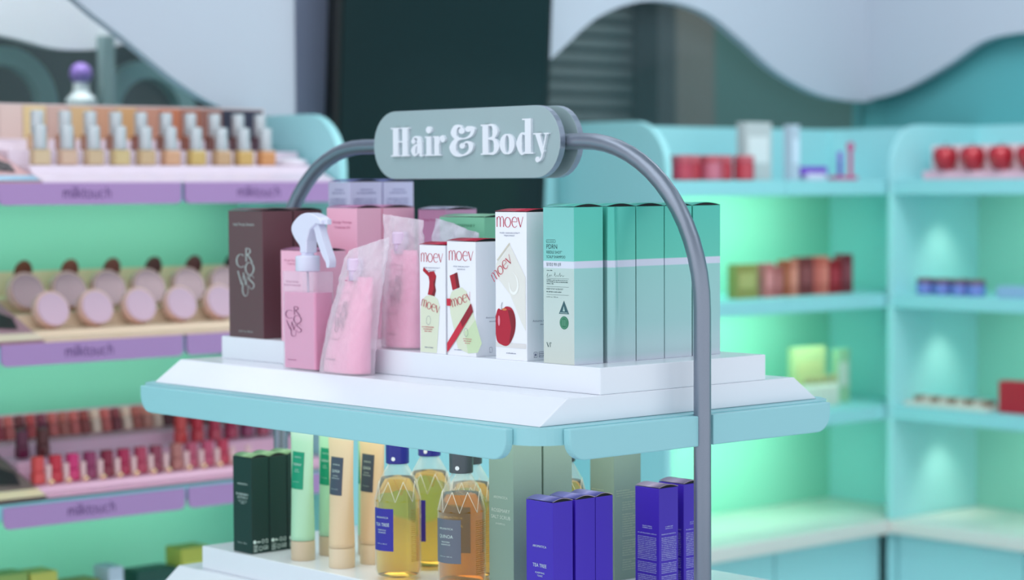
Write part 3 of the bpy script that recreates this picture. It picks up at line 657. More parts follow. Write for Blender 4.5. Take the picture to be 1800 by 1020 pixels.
for k, (x0, x1) in enumerate(((.270, .334), (.3365, .398))):
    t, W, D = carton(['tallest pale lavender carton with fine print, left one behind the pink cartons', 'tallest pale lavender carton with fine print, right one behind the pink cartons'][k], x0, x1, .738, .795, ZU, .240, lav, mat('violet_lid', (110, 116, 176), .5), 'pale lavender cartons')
    g = MB()
    for fr, wd in ((lf(W, D), D), (rf(W, D), W)):
        g.text('CROWUS', wd * .3, .226, wd * .4, .003, fr, E_, lavink); g.micro(wd * .2, wd * .8, .2215, .0022, fr, E_, lavink)
        for j in range(26): g.micro(wd * .1, wd * .9, .212 - j * .0038, .002, fr, E_, lavink, .9)
    g.build('side_print', t)
t, W, D = carton('mauve carton with a white and violet striped lid, behind the clear crumpled bag', .300, .362, .5400, .6060, ZU, .197, mat('mauve_card', (204, 150, 186), .5), mat('lilac_white_lid', (214, 212, 236), .5))
g = MB(); fr = lf(W, D); g.text('Energy Therapy', .012, .180, .036, .003, fr, E_, pink_ink); g.build('front_print', t)
g = MB()
for a, b, c in ((.0, .02, (120, 130, 200)), (.03, .038, (206, 130, 170))): g.flat([(-W / 2 + a + .004, -D / 2 + .004), (-W / 2 + b + .010, -D / 2 + .004), (-W / 2 + b + .022, D / 2 - .004), (-W / 2 + a + .016, D / 2 - .004)], fz(.2004), 0, mat('lid_stripe_%d' % c[0], c, .5))
g.build('lid_stripe', t)
t, W, D = carton('green carton lying back behind the two small red-topped boxes', .215, .285, .352, .452, ZU, .188, mat('leaf_green_card', (128, 200, 164), .5), mat('light_green_lid', (150, 208, 176), .5))
g = MB(); fr = lf(W, D); g.text('ROSEMARY', .035, .174, .045, .004, fr, E_, mat('deep_green_ink', (60, 130, 96), .5)); g.flat([(.068, .135), (.090, .135), (.090, .158), (.068, .158)], fr, E_, mat('pale_green_print', (190, 228, 190), .5)); g.build('front_print', t)

# -- spray bottle
sb = thing('spray_bottle', 'clear square spray bottle half full of pink liquid with a white trigger head', 'bottle', (.0780, .590, ZS))
bw, bd, bh = .0176, .0405, .144
clearp = film_mat('clear_plastic', (244, 232, 246), .85, .08)
g = MB(); g.prism([(p[0], p[1]) for p in rrect(-bw, bw, -bd, bd, .004, 4)], fz(0), 0, bh, clearp); g.build('bottle_body', sb)
g = MB(); g.prism(rrect(-bw + .0015, bw - .0015, -bd + .0015, bd - .0015, .003, 4), fz(0), .002, .114, mat('pink_liquid', (255, 164, 204), .12, trans=.2)); g.build('liquid', sb)
g = MB(); g.lathe([(.0175, 0), (.0180, .001), (.0180, .021), (.0165, .0225), (.0095, .0235), (.0085, .036)], mat('white_plastic', (226, 226, 246), .3), seg=24); o = g.build('neck_collar', sb); o.location = (0, 0, bh + .0005)
wp = MATS['white_plastic']
g = MB()
prof = [(-.011, 0), (.011, 0), (.013, .018), (.010, .030), (-.030 + .02, .036), (.030, .043)]
frh = lambda u, v, n=0: Vector((n, -u, v))
P = [(p.x, p.y) for p in catmull([Vector(p) for p in [(-.008, 0), (-.009, .010), (-.022, .022), (-.029, .034), (-.024, .045), (-.006, .056), (.014, .059), (.034, .054), (.044, .048)]], 5)] + [(.045, .042), (.030, .043), (.016, .034), (.009, .018), (.008, 0)]
g.prism(P[::-1], frh, -.010, .010, wp); o = g.build('trigger_head', sb, recalc=True); o.location = (0, -.002, bh + .027)
b = o.modifiers.new('bevel', 'BEVEL'); b.width = .003; b.segments = 3; b.limit_method = 'ANGLE'
g = MB(); g.ribbon([(.016, .048), (.028, .038), (.036, .020), (.046, .002), (.054, -.010), (.055, -.020)], [.012, .013, .014, .013, .010, .006], frh, -.006, .006, wp); o = g.build('trigger', sb, recalc=True); o.location = (0, -.002, bh + .027)
g = MB(); g.box(-.004, .004, -.052, -.043, .042, .050, wp, .001); o = g.build('nozzle', sb); o.location = (0, -.002, bh + .027)
g = MB(); g.tube([(0, 0, bh), (0, -.002, .08), (0, -.008, .006)], .0016, mat('dip_tube', (205, 190, 214), .3), 8); g.build('dip_tube', sb)
g = MB(); fr = lambda u, v, n=0: Vector((-bw - n, bd - u, v))
crows(g, fr, aff3(.0110, .0480, .0158, .0071), mat('plum_ink', (128, 62, 104), .5), w_=.10); g.text('Energy Therapy', .0115, .128, .030, .0024, fr, E_, MATS['plum_ink']); g.text('Dry Root Treatment EX', .006, .123, .042, .0024, fr, E_, MATS['plum_ink']); g.micro(.014, .034, .0135, .0015, fr, E_, MATS['plum_ink'])
g.build('front_print', sb, 'thin plum lettering')

# -- refill pouches inside frosted plastic sleeves
sleeve = film_mat('frosted_sleeve', (252, 240, 250), .72, .14, .8)
pouch_m = mat('pink_pouch_film', (255, 166, 202), .3)
def bag(par, name, w0, w1, h, thick, lean, m, z0=.0005, crumple=.002, seed=0, fold=.0, top=.0015, nu=64, nv=64):
    """flat-bottomed bag: width along y, thickness along x, leaning to -y by lean at the top"""
    def fn(a, b):
        ang = 2 * PI * a; z = z0 + h * b
        wd = (w0 + (w1 - w0) * b) / 2; tk = (thick * (1 - b ** 1.6) + top) / 2
        c, s_ = math.cos(ang), math.sin(ang)
        y = wd * (abs(c) ** .75) * (1 if c > 0 else -1); x = tk * (abs(s_) ** .8) * (1 if s_ > 0 else -1)
        q = Vector((x * 22 + seed, y * 24, z * 20)); k = crumple * (.35 + b)
        nz = noise.noise(q) + .7 * (1 - 2 * abs(noise.noise(q * 2.3))) * b + .35 * noise.noise(q * 5)
        return Vector((x + (k * nz if b > .01 else 0), y - lean * b ** 1.3 + k * .5 * noise.noise(q + Vector((9, 2, 4))), z + fold * b * b * (y / max(wd, 1e-4))))
    g = MB(); G = g.grid(fn, nu, nv, m, True, True); g.face(G[0][::-1], m)
    return g.build(name, par), fn
for k, (x, y, z, w0, w1, h, lean, lab) in enumerate(((.0740, .4920, ZS, .106, .096, .186, .050, 'pink refill pouch in a frosted sleeve leaning right beside the spray bottle'),
                                               (.1480, .4480, ZU, .084, .094, .188, -.006, 'pink refill pouch in an upright frosted sleeve behind the leaning one'))):
    t = thing('refill_pouch', lab, 'pouch', (x, y, z), 0, 'sleeved pink refill pouches')
    th = .046 if k == 0 else .05
    bag(t, 'pouch', w0 - .014, w1 - .034, h * .74, th * .78, lean * .62, pouch_m, .002, .0012, 3 + k, top=.004)
    g = MB(); g.lathe([(.0095, 0), (.0095, .014), (.012, .015), (.012, .030), (.010, .032)], mat('pale_pink_cap', (232, 206, 232), .3), seg=20); o = g.build('spout_cap', t); o.location = (0, .008 - lean * .6, h * .72)
    o, fn = bag(t, 'plastic_sleeve', w0, w1, h, th, lean, sleeve, .0005, .0040, 11 + 5 * k, -.010 if k == 0 else .004)
    # print on the pouch's -x side
    def mk(lean=lean, h=h, th=th, w0=w0, w1=w1):
        def f(u, v, n=0):
            b = min(1, v / (h * .74)); wd = ((w0 - .014) + ((w1 - .034) - (w0 - .014)) * b) / 2; tk = (th * .78 * (1 - b ** 1.6) + .004) / 2
            return Vector((-tk * max(.02, 1 - min(1, abs(u / wd)) ** 2.667) ** .4 - .0034 - n, -u - lean * .62 * b ** 1.3, v))
        return f
    fr = mk()
    g = MB(); pi_ = mat('faded_magenta_ink', (150, 30, 100), .5)
    uo = -.025 if k == 0 else -.018
    crows(g, fr, aff3(uo + .002, .060, .0105, .0070), pi_, w_=.20)
    g.ribbon([(p[0], p[1]) for p in rrect(uo - .004, uo + .026, .050, .134 if k == 0 else .12, .005, 5)] + [(uo + .001, .050)], .0009, fr, E_, E_, pi_, 1)
    g.micro(uo, uo + .024, .020, .0026, fr, E_, pi_); g.text('Energy Therapy', uo + .006, .112 if k else .116, .018, .002, fr, E_, pi_)
    g.build('pouch_print', t, 'faded magenta outline and stacked letters')
t = thing('plastic_bag', 'clear crumpled plastic bag top showing between the pouch and the green carton', 'bag', (.185, .395, ZU))
bag(t, 'bag_film', .088, .100, .176, .026, .012, film_mat('clear_bag_film', (230, 226, 240), .55, .15, .6), .0005, .006, 31, .010)
bag(t, 'bag_content', .066, .070, .120, .020, .006, mat('pale_lilac_pouch', (220, 206, 232), .3), .002, .001, 7)

# ================================================================== lower tier
gcard = mat('dark_green_card', (8, 47, 43), .45); gink2 = mat('mint_white_ink', (214, 232, 226), .5); sageink = mat('pale_sage_ink', (206, 220, 208), .5)
for k in range(3):
    x0 = .062 + k * .0335
    t, W, D = carton(['dark green carton at the left end of the lower tier, nearest the edge', 'dark green carton directly behind the first, beside the mint tube', 'dark green carton third in the row, mostly behind the mint tube'][k], x0, x0 + .032, .7170, .7660, ZL, .146, gcard, mat('olive_green_lid', (112, 150, 110), .45), 'dark green cartons', arch=.004)
    g = MB(); fr = lf(W, D)
    if k == 0:
        g.text('AROMATICA', .012, .104, .027, .0026, fr, E_, gink2); g.text('ROSEMARY', .009, .0875, .032, .0036, fr, E_, gink2); g.text('ACTIVE V', .012, .0825, .027, .0036, fr, E_, gink2)
        g.text('ANTI-HAIR LOSS', .014, .078, .023, .0018, fr, E_, gink2); g.text('TONIC', .020, .075, .011, .0018, fr, E_, gink2); g.text('3.3 fl. oz. / 100 mL', .011, .014, .025, .0020, fr, E_, gink2)
    fr = rf(W, D)
    g.disc(.005, .018, .0028, fr, E_, E_, gink2); g.micro(.009, .016, .0165, .003, fr, E_, gink2); g.ring(.020, .018, .0022, .0028, .0007, fr, E_, E_, gink2); g.ring(.027, .018, .0022, .0028, .0007, fr, E_, E_, gink2)
    for j in range(5): g.micro(.003, .011, .012 - j * .0022, .0013, fr, E_, gink2)
    g.ring(.016, .0075, .003, .003, .0007, fr, E_, E_, gink2)
    for j in range(3): g.micro(.021, .030, .010 - j * .0022, .0013, fr, E_, gink2)
    g.build('box_print', t)

def soft_tube(lab, cat, x, y, z, h, r0, w1, body, cap, labm, lines, grp, fac=.0):
    t = thing('soft_tube', lab, cat, (x, y, z), 0, grp)
    zc = .030
    def rad(b):
        s_ = b ** 1.25; return (r0 * (1 - s_) + .0018 * s_, r0 * (1 - s_) + w1 * s_)
    def fn(a, b):
        rx, ry = rad(b); ang = 2 * PI * a
        return Vector((rx * math.cos(ang), ry * math.sin(ang), zc + (h - zc) * b))
    g = MB(); G = g.grid(fn, 36, 24, body, True, True); g.face(G[-1], body); g.face(G[0][::-1], body); g.build('tube_body', t)
    g = MB(); g.lathe([(r0 * .98, 0), (r0 * 1.0, .001), (r0 * 1.0, .0285), (r0 * .97, .0295)], cap, seg=36); g.build('flip_cap', t)
    fr = lambda u, v, n=0: (lambda R: Vector((-R[0] * math.sqrt(max(0, 1 - (u / R[1]) ** 2)) - .0003 - n, -u, v)))(rad(min(1, max(0, (v - zc) / (h - zc)))))
    lw, l0, l1 = .0145, h - .105, h - .050
    def lfn(a, b): return fr(-lw + 2 * lw * a, l0 + (l1 - l0) * b, .0001)
    g = MB(); g.grid(lfn, 12, 10, labm); g.build('paper_label', t)
    g = MB()
    for s_, v, wd, hh in lines: g.text(s_, 0, l0 + v, wd, hh, fr, .0004, gink2, 'C')
    g.build('label_print', t); return t
mint_t = ramp_mat('mint_tube', [(0, (178, 224, 188)), (.80, (184, 226, 192)), (.92, (206, 230, 214)), (1, (214, 232, 222))], .32); sand_t = ramp_mat('sand_tube', [(0, (232, 204, 166)), (.86, (234, 206, 168)), (.885, (214, 222, 192)), (1, (206, 226, 204))], .32)
capm = mat('beige_cap', (206, 188, 160), .4); capq = mat('cream_cap', (226, 206, 176), .4); lgreen = mat('emerald_label', (10, 150, 112), .45); lslate = mat('slate_label', (66, 76, 94), .45)
rl = [('AROMATICA', .046, .016, .0022), ('ROSEMARY', .0345, .020, .0036), ('HAIR', .028, .008, .0015), ('THICKENING', .025, .012, .0015), ('6.0 fl. oz. / 180 mL', .010, .013, .0013)]
ql = [('AROMATICA', .043, .017, .0022), ('QUINOA', .033, .018, .0040), ('PROTEIN', .027, .011, .0017), ('TREATMENT MASK', .0235, .018, .0017), ('6.0 fl. oz. / 180 mL', .008, .015, .0013)]
soft_tube('mint green tube with an emerald label standing in front of the dark green cartons', 'tube', .093, .629, ZL, .212, .0180, .030, mint_t, capm, lgreen, rl, 'mint tubes')
soft_tube('mint green tube behind the sand-coloured one, its emerald label partly hidden', 'tube', .150, .636, ZL, .212, .0180, .030, mint_t, capm, lgreen, rl, 'mint tubes')
soft_tube('sand-coloured tube with a slate label, front one beside the mint tube', 'tube', .096, .537, ZL, .212, .0190, .032, sand_t, capq, lslate, ql, 'sand tubes')
soft_tube('sand-coloured tube with a slate label behind the tea tree bottle', 'tube', .150, .533, ZL, .212, .0190, .032, sand_t, capq, lslate, ql, 'sand tubes')
soft_tube('mint green tube farthest back, a sliver between the two sand tubes', 'tube', .195, .598, ZL, .212, .0180, .030, mint_t, capm, lgreen, rl, 'mint tubes')

pet = film_mat('bottle_plastic', (244, 244, 232), .92, .03); ridge = film_mat('bottle_ridge', (252, 250, 236), .45, .05)
def liquid(name, rgb):
    M = mat(name, rgb, .06, 0, trans=1.0, ior=1.10); return M
def bottle(lab, x, y, liqm, capm_, labm, lines, level, grp, lh=.0185):
    t = thing('shampoo_bottle', lab, 'bottle', (x, y, ZL), 0, grp)
    r = .033; g = MB(); N = 14
    prof = [(.024, 0.0), (.030, .003), (r, .012), (r, .060), (r, .112)]
    g.lathe(prof, pet, seg=42, cap=False)
    g.face([g.bm.verts.new((.024 * math.cos(2 * PI * i / 42), .024 * math.sin(2 * PI * i / 42), .0005)) for i in range(42)][::-1], pet); g.build('bottle_body', t)
    g = MB()   # faceted shoulder
    def ring(rr, z, off, n=N): return [g.bm.verts.new((rr * math.cos(2 * PI * (i + off) / n), rr * math.sin(2 * PI * (i + off) / n), z)) for i in range(n)]
    A, B, C = ring(r, .112, 0, 8), ring(.0275, .140, .5, 8), ring(.0135, .163, 0, 8)
    for i in range(8):
        j = (i + 1) % 8
        g.face([A[i], A[j], B[i]], pet); g.face([A[j], B[j], B[i]], pet); g.face([B[i], B[j], C[j]], pet); g.face([B[i], C[j], C[i]], pet)
    g.build('faceted_shoulder', t)
    g = MB(); cc = [v_ for v_ in [[Vector((rr * math.cos(2 * PI * (i + of) / 8), rr * math.sin(2 * PI * (i + of) / 8), zz)) for i in range(8)] for rr, zz, of in ((r, .112, 0), (.0275, .140, .5), (.0135, .163, 0))]]
    for i in range(8): g.tube([cc[0][i], cc[1][i]], .00045, ridge, 6); g.tube([cc[0][(i + 1) % 8], cc[1][i]], .00045, ridge, 6)
    g.build('shoulder_ridge', t)
    g = MB(); zl = level
    rt = r - .003 if zl < .112 else (r - .0035) + (.0275 - r) * (zl - .112) / .028
    g.lathe([(.020, .003), (.0285, .006), (.031, .014), (.031, .111)] + ([(rt, zl)] if zl > .112 else []), liqm, seg=36); g.build('liquid', t)
    g = MB(); g.lathe([(.0158, .1640), (.0165, .165), (.0165, .199), (.0155, .2005)], capm_, seg=32); g.build('bottle_cap', t)
    g = MB(); c0 = math.radians(180 + 30)
    frc = lambda rr: (lambda u, v, n=0: Vector(((rr + n) * math.cos(c0 + u / rr), (rr + n) * math.sin(c0 + u / rr), v)))
    g.disc(0, .1715, .0030, frc(.0166), .0002, .0002, mat('white_mark', (232, 236, 240), .4), N=14)
    g.build('cap_mark', t)
    c1 = math.radians(188); frl = lambda u, v, n=0: Vector(((r + .0004 + n) * math.cos(c1 + u / r), (r + .0004 + n) * math.sin(c1 + u / r), v))
    g = MB(); g.grid(lambda a, b: frl(-lh + 2 * lh * a, .043 + .060 * b), 16, 6, labm); g.build('paper_label', t)
    g = MB()
    for s_, v, wd, hh in lines: g.text(s_, 0, .043 + v, wd, hh, frl, .0003, gink2, 'C')
    g.build('label_print', t)
    # narrow print seen through the back
    c2 = math.radians(188 + 105); frb = lambda u, v, n=0: Vector(((.0318 + n) * math.cos(c2 + u / r), (.0318 + n) * math.sin(c2 + u / r), v))
    g = MB()
    for j in range(26): g.micro(-.016, .016, .100 - j * .0029, .0010, frl if 0 else (lambda u, v, n=0: frb(u, v, .0016)), E_, mat('olive_print', (150, 118, 40), .6), .95)
    g.build('side_print', t); return t
navy = mat('navy_plastic', (38, 42, 136), .3); slatec = mat('slate_plastic', (72, 80, 88), .3); lnavy = mat('indigo_label', (50, 44, 160), .45); lgrey = mat('grey_label', (104, 110, 124), .45)
tl = [('AROMATICA', .0460, .022, .0026), ('TEA TREE', .0350, .025, .0046), ('PURIFYING', .0285, .015, .0020), ('SHAMPOO', .0250, .014, .0020), ('13.5 fl. oz. / 400 mL', .0095, .018, .0014)]
qs = [('AROMATICA', .0460, .024, .0026), ('QUINOA', .0345, .024, .0046), ('PROTEIN', .0280, .014, .0020), ('SHAMPOO', .0245, .016, .0020), ('13.5 fl. oz. / 400 mL', .0085, .022, .0014)]
ty, tq = liquid('golden_shampoo', (246, 192, 74)), liquid('amber_shampoo', (236, 176, 62))
bottle('golden tea tree shampoo bottle with indigo label and navy cap, in front', .100, .410, ty, navy, lnavy, tl, .144, 'golden shampoo bottles')
bottle('golden shampoo bottle with a navy cap standing behind the tea tree and quinoa bottles', .188, .446, ty, navy, lnavy, tl, .141, 'golden shampoo bottles')
bottle('amber quinoa shampoo bottle with grey label beside the tall sage box', .100, .270, tq, slatec, lgrey, qs, .136, 'amber shampoo bottles', .023)
bottle('amber shampoo bottle peeking out just behind the quinoa bottle', .172, .335, tq, slatec, lgrey, qs, .137, 'amber shampoo bottles')
bottle('amber shampoo bottle behind the tall sage boxes, only its right side showing', .284, .262, tq, slatec, lgrey, qs, .137, 'amber shampoo bottles')

sage = mat('sage_card', (134, 160, 146), .55, grain=.04, bscale=900)
for k, (x0, x1, y0, y1, lab) in enumerate(((.110, .162, .174, .224, 'tall sage green salt scrub carton with white print under the rounded tray corner'), (.1655, .218, .174, .224, 'tall sage green carton tight behind the salt scrub one, its right face plain'),
                                           (.304, .357, .180, .229, 'tall sage green carton showing its fine-print back, left of the indigo pair'))):
    t, W, D = carton(lab, x0, x1, y0, y1, ZL, .222, sage, None, 'tall sage cartons'); g = MB()
    if k == 0:
        fr = lf(W, D); g.text('AROMATICA', .010, .134, .0285, .0034, fr, E_, sageink); g.text('ROSEMARY', .006, .1155, .037, .0048, fr, E_, sageink); g.text('SALT SCRUB', .005, .1065, .039, .0048, fr, E_, sageink); g.text('SHAMPOO', .014, .0985, .019, .0024, fr, E_, sageink); g.build('front_print', t)
    if k == 2:
        dim = mat('dim_sage_ink', (176, 196, 170), .5)
        for fr, wd, z0 in ((lf(W, D), D, .126), (rf(W, D), W, .126)):
            for j in range(34):
                if j in (4, 9, 20, 28): continue
                g.micro(wd * (.08 if j < 3 or fr is None else .3), wd * .92, z0 - j * .0034, .0017, fr, E_, dim, .95 if j % 5 else .6)
        g.build('back_print', t)
pur = mat('indigo_card', (64, 34, 184), .42); purt = mat('indigo_lid', (92, 92, 168), .4); pink_edge = mat('raw_card_edge', (222, 200, 206), .6)
pl = ['indigo tea tree tonic carton, front one of the row of three', 'indigo carton in the middle of the row of three', 'indigo carton at the back of the row of three, a little taller-looking']
for k, (x0, x1) in enumerate(((.084, .1195), (.1245, .160), (.161, .1925))):
    t, W, D = carton(pl[k], x0, x1, .0675, .1195 - .001 * k, ZL, .1445, pur, purt, 'indigo cartons', arch=.0035, edge=pink_edge); g = MB()
    if k == 0:
        fr = lf(W, D); g.text('AROMATICA', .013, .0835, .0265, .0030, fr, E_, gink2); g.text('TEA TREE', .013, .0575, .0265, .0046, fr, E_, gink2); g.text('PURIFYING', .018, .0490, .0175, .0022, fr, E_, gink2); g.text('TONIC', .0215, .0450, .0105, .0022, fr, E_, gink2); g.build('front_print', t)
pb = ['indigo carton covered in fine white print, left of the bent tube', 'indigo carton half hidden by the bent tube and the printed one']
for k, (x0, x1, y0, y1) in enumerate(((.273, .310, .061, .107), (.328, .366, .068, .116))):
    t, W, D = carton(pb[k], x0, x1, y0, y1, ZL, .1455, pur, mat('mauve_lid', (140, 124, 160), .4), 'indigo cartons', arch=.0035, edge=pink_edge); g = MB()
    for fr, wd in ((lf(W, D), D), (rf(W, D), W)):
        for j in range(38):
            if j in (2, 3, 5, 19, 26): continue
            f = .5 if j < 2 else .97
            g.micro(wd * .12, wd * .92, .092 - j * .0025, .0014, fr, E_, mat('pale_blue_ink', (176, 180, 226), .5), f, 'C' if j < 2 else 'L')
    g.build('back_print', t)
# ================================================================== left unit: trays, name boards, make-up
E3 = lambda *p: p
pinkw = mat('blush_tray', (232, 214, 228), .28); beige_t = mat('beige_tray', (232, 204, 176), .35); rose_t = mat('rose_tray', (226, 176, 200), .3)
def tray(label, x0, x1, prof, m, lip=None, mlip=None):
    """stepped tray: profile in (y, z), extruded along x"""
    t = thing('display_tray', label, 'tray', ((x0 + x1) / 2, 1.62, prof[0][1])); w2 = (x1 - x0) / 2; z0 = prof[0][1]
    fr = lambda u, v, n=0: Vector((n, u - 1.62, v - z0))
    P = [(y, z) for y, z in prof] + [(prof[-1][0], z0 - .004), (prof[0][0], z0 - .004)]
    g = MB(); g.prism(P[::-1], fr, -w2, w2, m); g.build('stepped_base', t, recalc=True); return t
t0 = tray('pale pink stepped tray holding two rows of foundation bottles', .228, .905, [(1.622, 1.461), (1.66, 1.476), (1.672, 1.490), (1.745, 1.492), (1.752, 1.521), (1.832, 1.523), (1.86, 1.54), (1.90, 1.552)], pinkw)
t1 = tray('beige and pink stepped tray holding round cushion compacts', .228, .905, [(1.622, 1.164), (1.655, 1.170), (1.66, 1.178), (1.725, 1.180), (1.732, 1.206), (1.81, 1.208), (1.82, 1.232), (1.885, 1.236), (1.90, 1.283)], beige_t)
t2 = tray('rose stepped tray crowded with lip tints', .228, .905, [(1.622, .872), (1.655, .876), (1.66, .884), (1.725, .886), (1.735, .925), (1.80, .928), (1.81, .948), (1.90, .952), (1.91, .998)], rose_t)
# shade strip and board behind the bottles
g = MB(); cols = [(206, 186, 176), (222, 196, 188), (226, 200, 150), (206, 172, 160), (214, 178, 132), (204, 152, 122), (208, 160, 110), (196, 140, 118), (196, 118, 84), (168, 104, 82), (150, 100, 88), (46, 48, 66), (52, 52, 72)]
g.box(-.34, .345, .262, .275, .062, .154, mat('board_edge', (214, 196, 196), .5)); g.build('shade_board', t0)
n = len(cols); xs = -.338
for k, c in enumerate(cols):
    g = MB(); g.box(xs, xs + .050, .2595, .2618, .066, .150, mat('shade_%d' % k, c, .5)); g.build('shade_swatch', t0); xs += .0523
# name boards along the shelf edges
def milk(g, fr, u, v, s, m):
    A = aff2(u, v, 0, s); x = 0
    def st(p, sm=6): g.ribbon(p, .17, fr, E_, E_, m, sm, A)
    def ii(x, h=1.0): st([(x, 0), (x, h)])
    ii(0); st([(0, .6), (.2, .95), (.45, .95), (.55, .6), (.55, 0)]); st([(.55, .6), (.75, .95), (1.0, .95), (1.1, .6), (1.1, 0)])
    ii(1.45); g.disc(1.45, 1.35, .13, fr, E_, E_, m, A, 10); ii(1.8, 1.5); ii(2.15, 1.5); st([(2.75, .98), (2.2, .45)]); st([(2.35, .6), (2.8, 0)])
    st([(3.1, 1.3), (3.1, .2), (3.4, .02)]); st([(2.95, .95), (3.4, .95)]); g.ring(3.95, .48, .40, .46, .17, fr, E_, E_, m, A)
    st([(4.65, .98), (4.65, .3), (4.95, .02), (5.25, .3), (5.25, .98)]); st([(5.25, .3), (5.25, 0)]); g.ring(6.0, .48, .40, .46, .17, fr, E_, E_, m, A, 50, 310)
    ii(6.7, 1.5); st([(6.7, .6), (6.95, .95), (7.2, .9), (7.3, .55), (7.3, 0)])
rows = (('top', 1.4575), ('middle', 1.1600), ('bottom', .8590))
for lv, zt in rows:
    for k, (x0, x1, tx) in enumerate(((.1345, .5280, .268), (.5365, .9120, .66))):
        t = thing('name_board', 'lilac board reading milktouch on the %s shelf edge, %s' % (lv, ['nearer the left picture edge', 'nearer the screen'][k]), 'sign', ((x0 + x1) / 2, 1.622, zt - .041), 0, 'lilac name boards')
        w2 = (x1 - x0) / 2; fr = lambda u, v, n=0: Vector((u, -n, v))
        g = MB(); g.prism(rrect(-w2, w2, 0, .041, .012, 5, 'ab'), fr, 0, .006, lilac); g.build('board', t, recalc=True)
        g = MB(); frl = lambda u, v, n=0: Vector((u, -.006 - n, v)); milk(g, frl, tx - (x0 + x1) / 2, .0125, .0138, lilac_ink); g.build('lettering', t)
# picture cards at the tray's left end
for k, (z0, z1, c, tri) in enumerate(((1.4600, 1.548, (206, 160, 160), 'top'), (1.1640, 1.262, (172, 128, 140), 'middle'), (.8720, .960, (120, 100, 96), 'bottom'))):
    t = thing('picture_card', 'sloping photo card of a face beside the tray on the %s shelf' % tri, 'card', (.10, 1.622, z0), 0, 'sloping photo cards')
    t.rotation_euler = (0, 0, 0)
    P = [(0, 0), (.26, z1 - z0), (.26, z1 - z0 - .006), (.006, -.004), (0, -.004)]
    fr = lambda u, v, n=0: Vector((n, u, v)); g = MB(); g.prism(P, fr, -.13, .125, mat('card_%s' % tri, c, .4)); g.build('card_base', t, recalc=True)
    sl = (z1 - z0) / .26; frc = lambda u, v, n=0: Vector((u, v, v * sl + .0008 + n)); g = MB()
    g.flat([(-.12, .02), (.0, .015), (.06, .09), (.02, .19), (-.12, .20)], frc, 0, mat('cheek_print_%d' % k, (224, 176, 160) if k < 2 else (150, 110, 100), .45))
    g.flat([(.05, .06), (.10, .05), (.115, .10), (.02, .24), (-.05, .25), (-.02, .21), (.03, .16)], frc, .0006, mat('hair_print', (44, 36, 40), .5))
    g.flat([(-.09, .09), (-.03, .085), (-.02, .10), (-.06, .112)], frc, .0006, mat('lip_print', (170, 80, 84), .45))
    g.flat([(-.13, .0), (.125, .0), (.125, .03), (-.13, .03)], frc, .0012, mat('card_edge_%d' % k, [(150, 190, 214), (236, 214, 190), (240, 220, 180)][k], .3)); g.build('card_print', t)

NUM = ['first', 'second', 'third', 'fourth', 'fifth', 'sixth', 'seventh', 'eighth', 'ninth', 'tenth', 'eleventh', 'twelfth', 'thirteenth', 'fourteenth']
# foundation bottles
capf = mat('silver_satin_cap', (196, 202, 206), .3, .35)
shF = [(206, 182, 146), (204, 172, 148), (198, 172, 136), (202, 180, 128), (196, 168, 128), (206, 158, 122), (200, 170, 98), (192, 156, 116), (202, 164, 92), (206, 142, 86)]
shB = [(206, 170, 130), (178, 132, 112), (172, 126, 104), (160, 112, 92), (150, 96, 84), (140, 94, 80), (146, 88, 72), (120, 76, 68), (92, 60, 62), (78, 52, 66)]
xsF = [.270, .328, .386, .445, .503, .561, .621, .682, .736, .791]; xsB = [.310, .371, .427, .485, .543, .602, .660, .719, .778, .833]
def foundation(lab, x, y, z, c, nm, h=.030):
    t = thing('foundation_bottle', lab, 'bottle', (x, y, z), 0, 'foundation bottles on the pink tray')
    g = MB(); g.box(-.0175, .0175, -.012, .012, 0, h, mat('foundation_%s' % nm, c, .15, coat=.5), .003); g.build('glass_body', t)
    g = MB(); g.lathe([(.0125, h + .0005), (.013, h + .002), (.013, h + .043), (.0115, h + .046)], capf, seg=18); g.build('cap', t)
tone = ['palest', 'rosy beige', 'light sand', 'ivory yellow', 'soft beige', 'peach', 'golden', 'tan', 'honey', 'deepest']
for k in range(10):
    foundation('foundation bottle with silver cap, %s from the left in the front row, %s' % (NUM[k], tone[k]), xsF[k], 1.705, 1.4915, shF[k], 'front_%d' % k)
    foundation('foundation bottle with silver cap, %s from the left in the rear row' % NUM[k], xsB[k], 1.785, 1.5225, shB[k], 'rear_%d' % k)
# tester trough end on the right of the tray
g = MB(); g.ball((.30, .10, .035), .035, mat('pearl_tester', (236, 226, 236), .2), sz=.35); g.build('tester_dish', t0)
# cushion compacts
rim = mat('compact_rim', (232, 192, 180), .3); mir = mat('compact_mirror', (196, 164, 170), .25, .2); lil = mat('compact_lilac', (210, 176, 196), .35)
def compact(lab, x, y, z, r, tilt, face, grp):
    t = thing('cushion_compact', lab, 'compact', (x, y, z), 0, grp)
    def fr(u, v, n=0):
        c, s_ = math.cos(tilt), math.sin(tilt); return Vector((u, v * s_ - n * c, v * c + n * s_ + .0))
    g = MB(); g.disc(0, r, r, fr, -.016, 0, rim, N=32); g.build('case', t, recalc=True)
    g = MB(); g.disc(0, r * .95, r * .90, fr, .0008, .0035, face, N=32); g.build('puff', t, recalc=True); return t
for k, x in enumerate((.290, .387, .485, .580, .675)):
    compact('lilac-faced cushion compact, %s from left, front row, middle left shelf' % NUM[k], x, 1.690, 1.184, .036, .35, lil, 'cushion compacts, front row')
for k, x in enumerate((.283, .376, .466, .558, .653, .743)):
    compact('open cushion compact, %s from left, rear row, middle left shelf' % NUM[k], x, 1.772, 1.214, .038, .35, mir, 'cushion compacts, rear row')
bh_ = [mat('bristle_%d' % k, c, .7) for k, c in enumerate(((120, 62, 44), (136, 72, 60), (128, 70, 62), (96, 56, 54), (108, 62, 62), (50, 40, 40), (60, 44, 44)))]
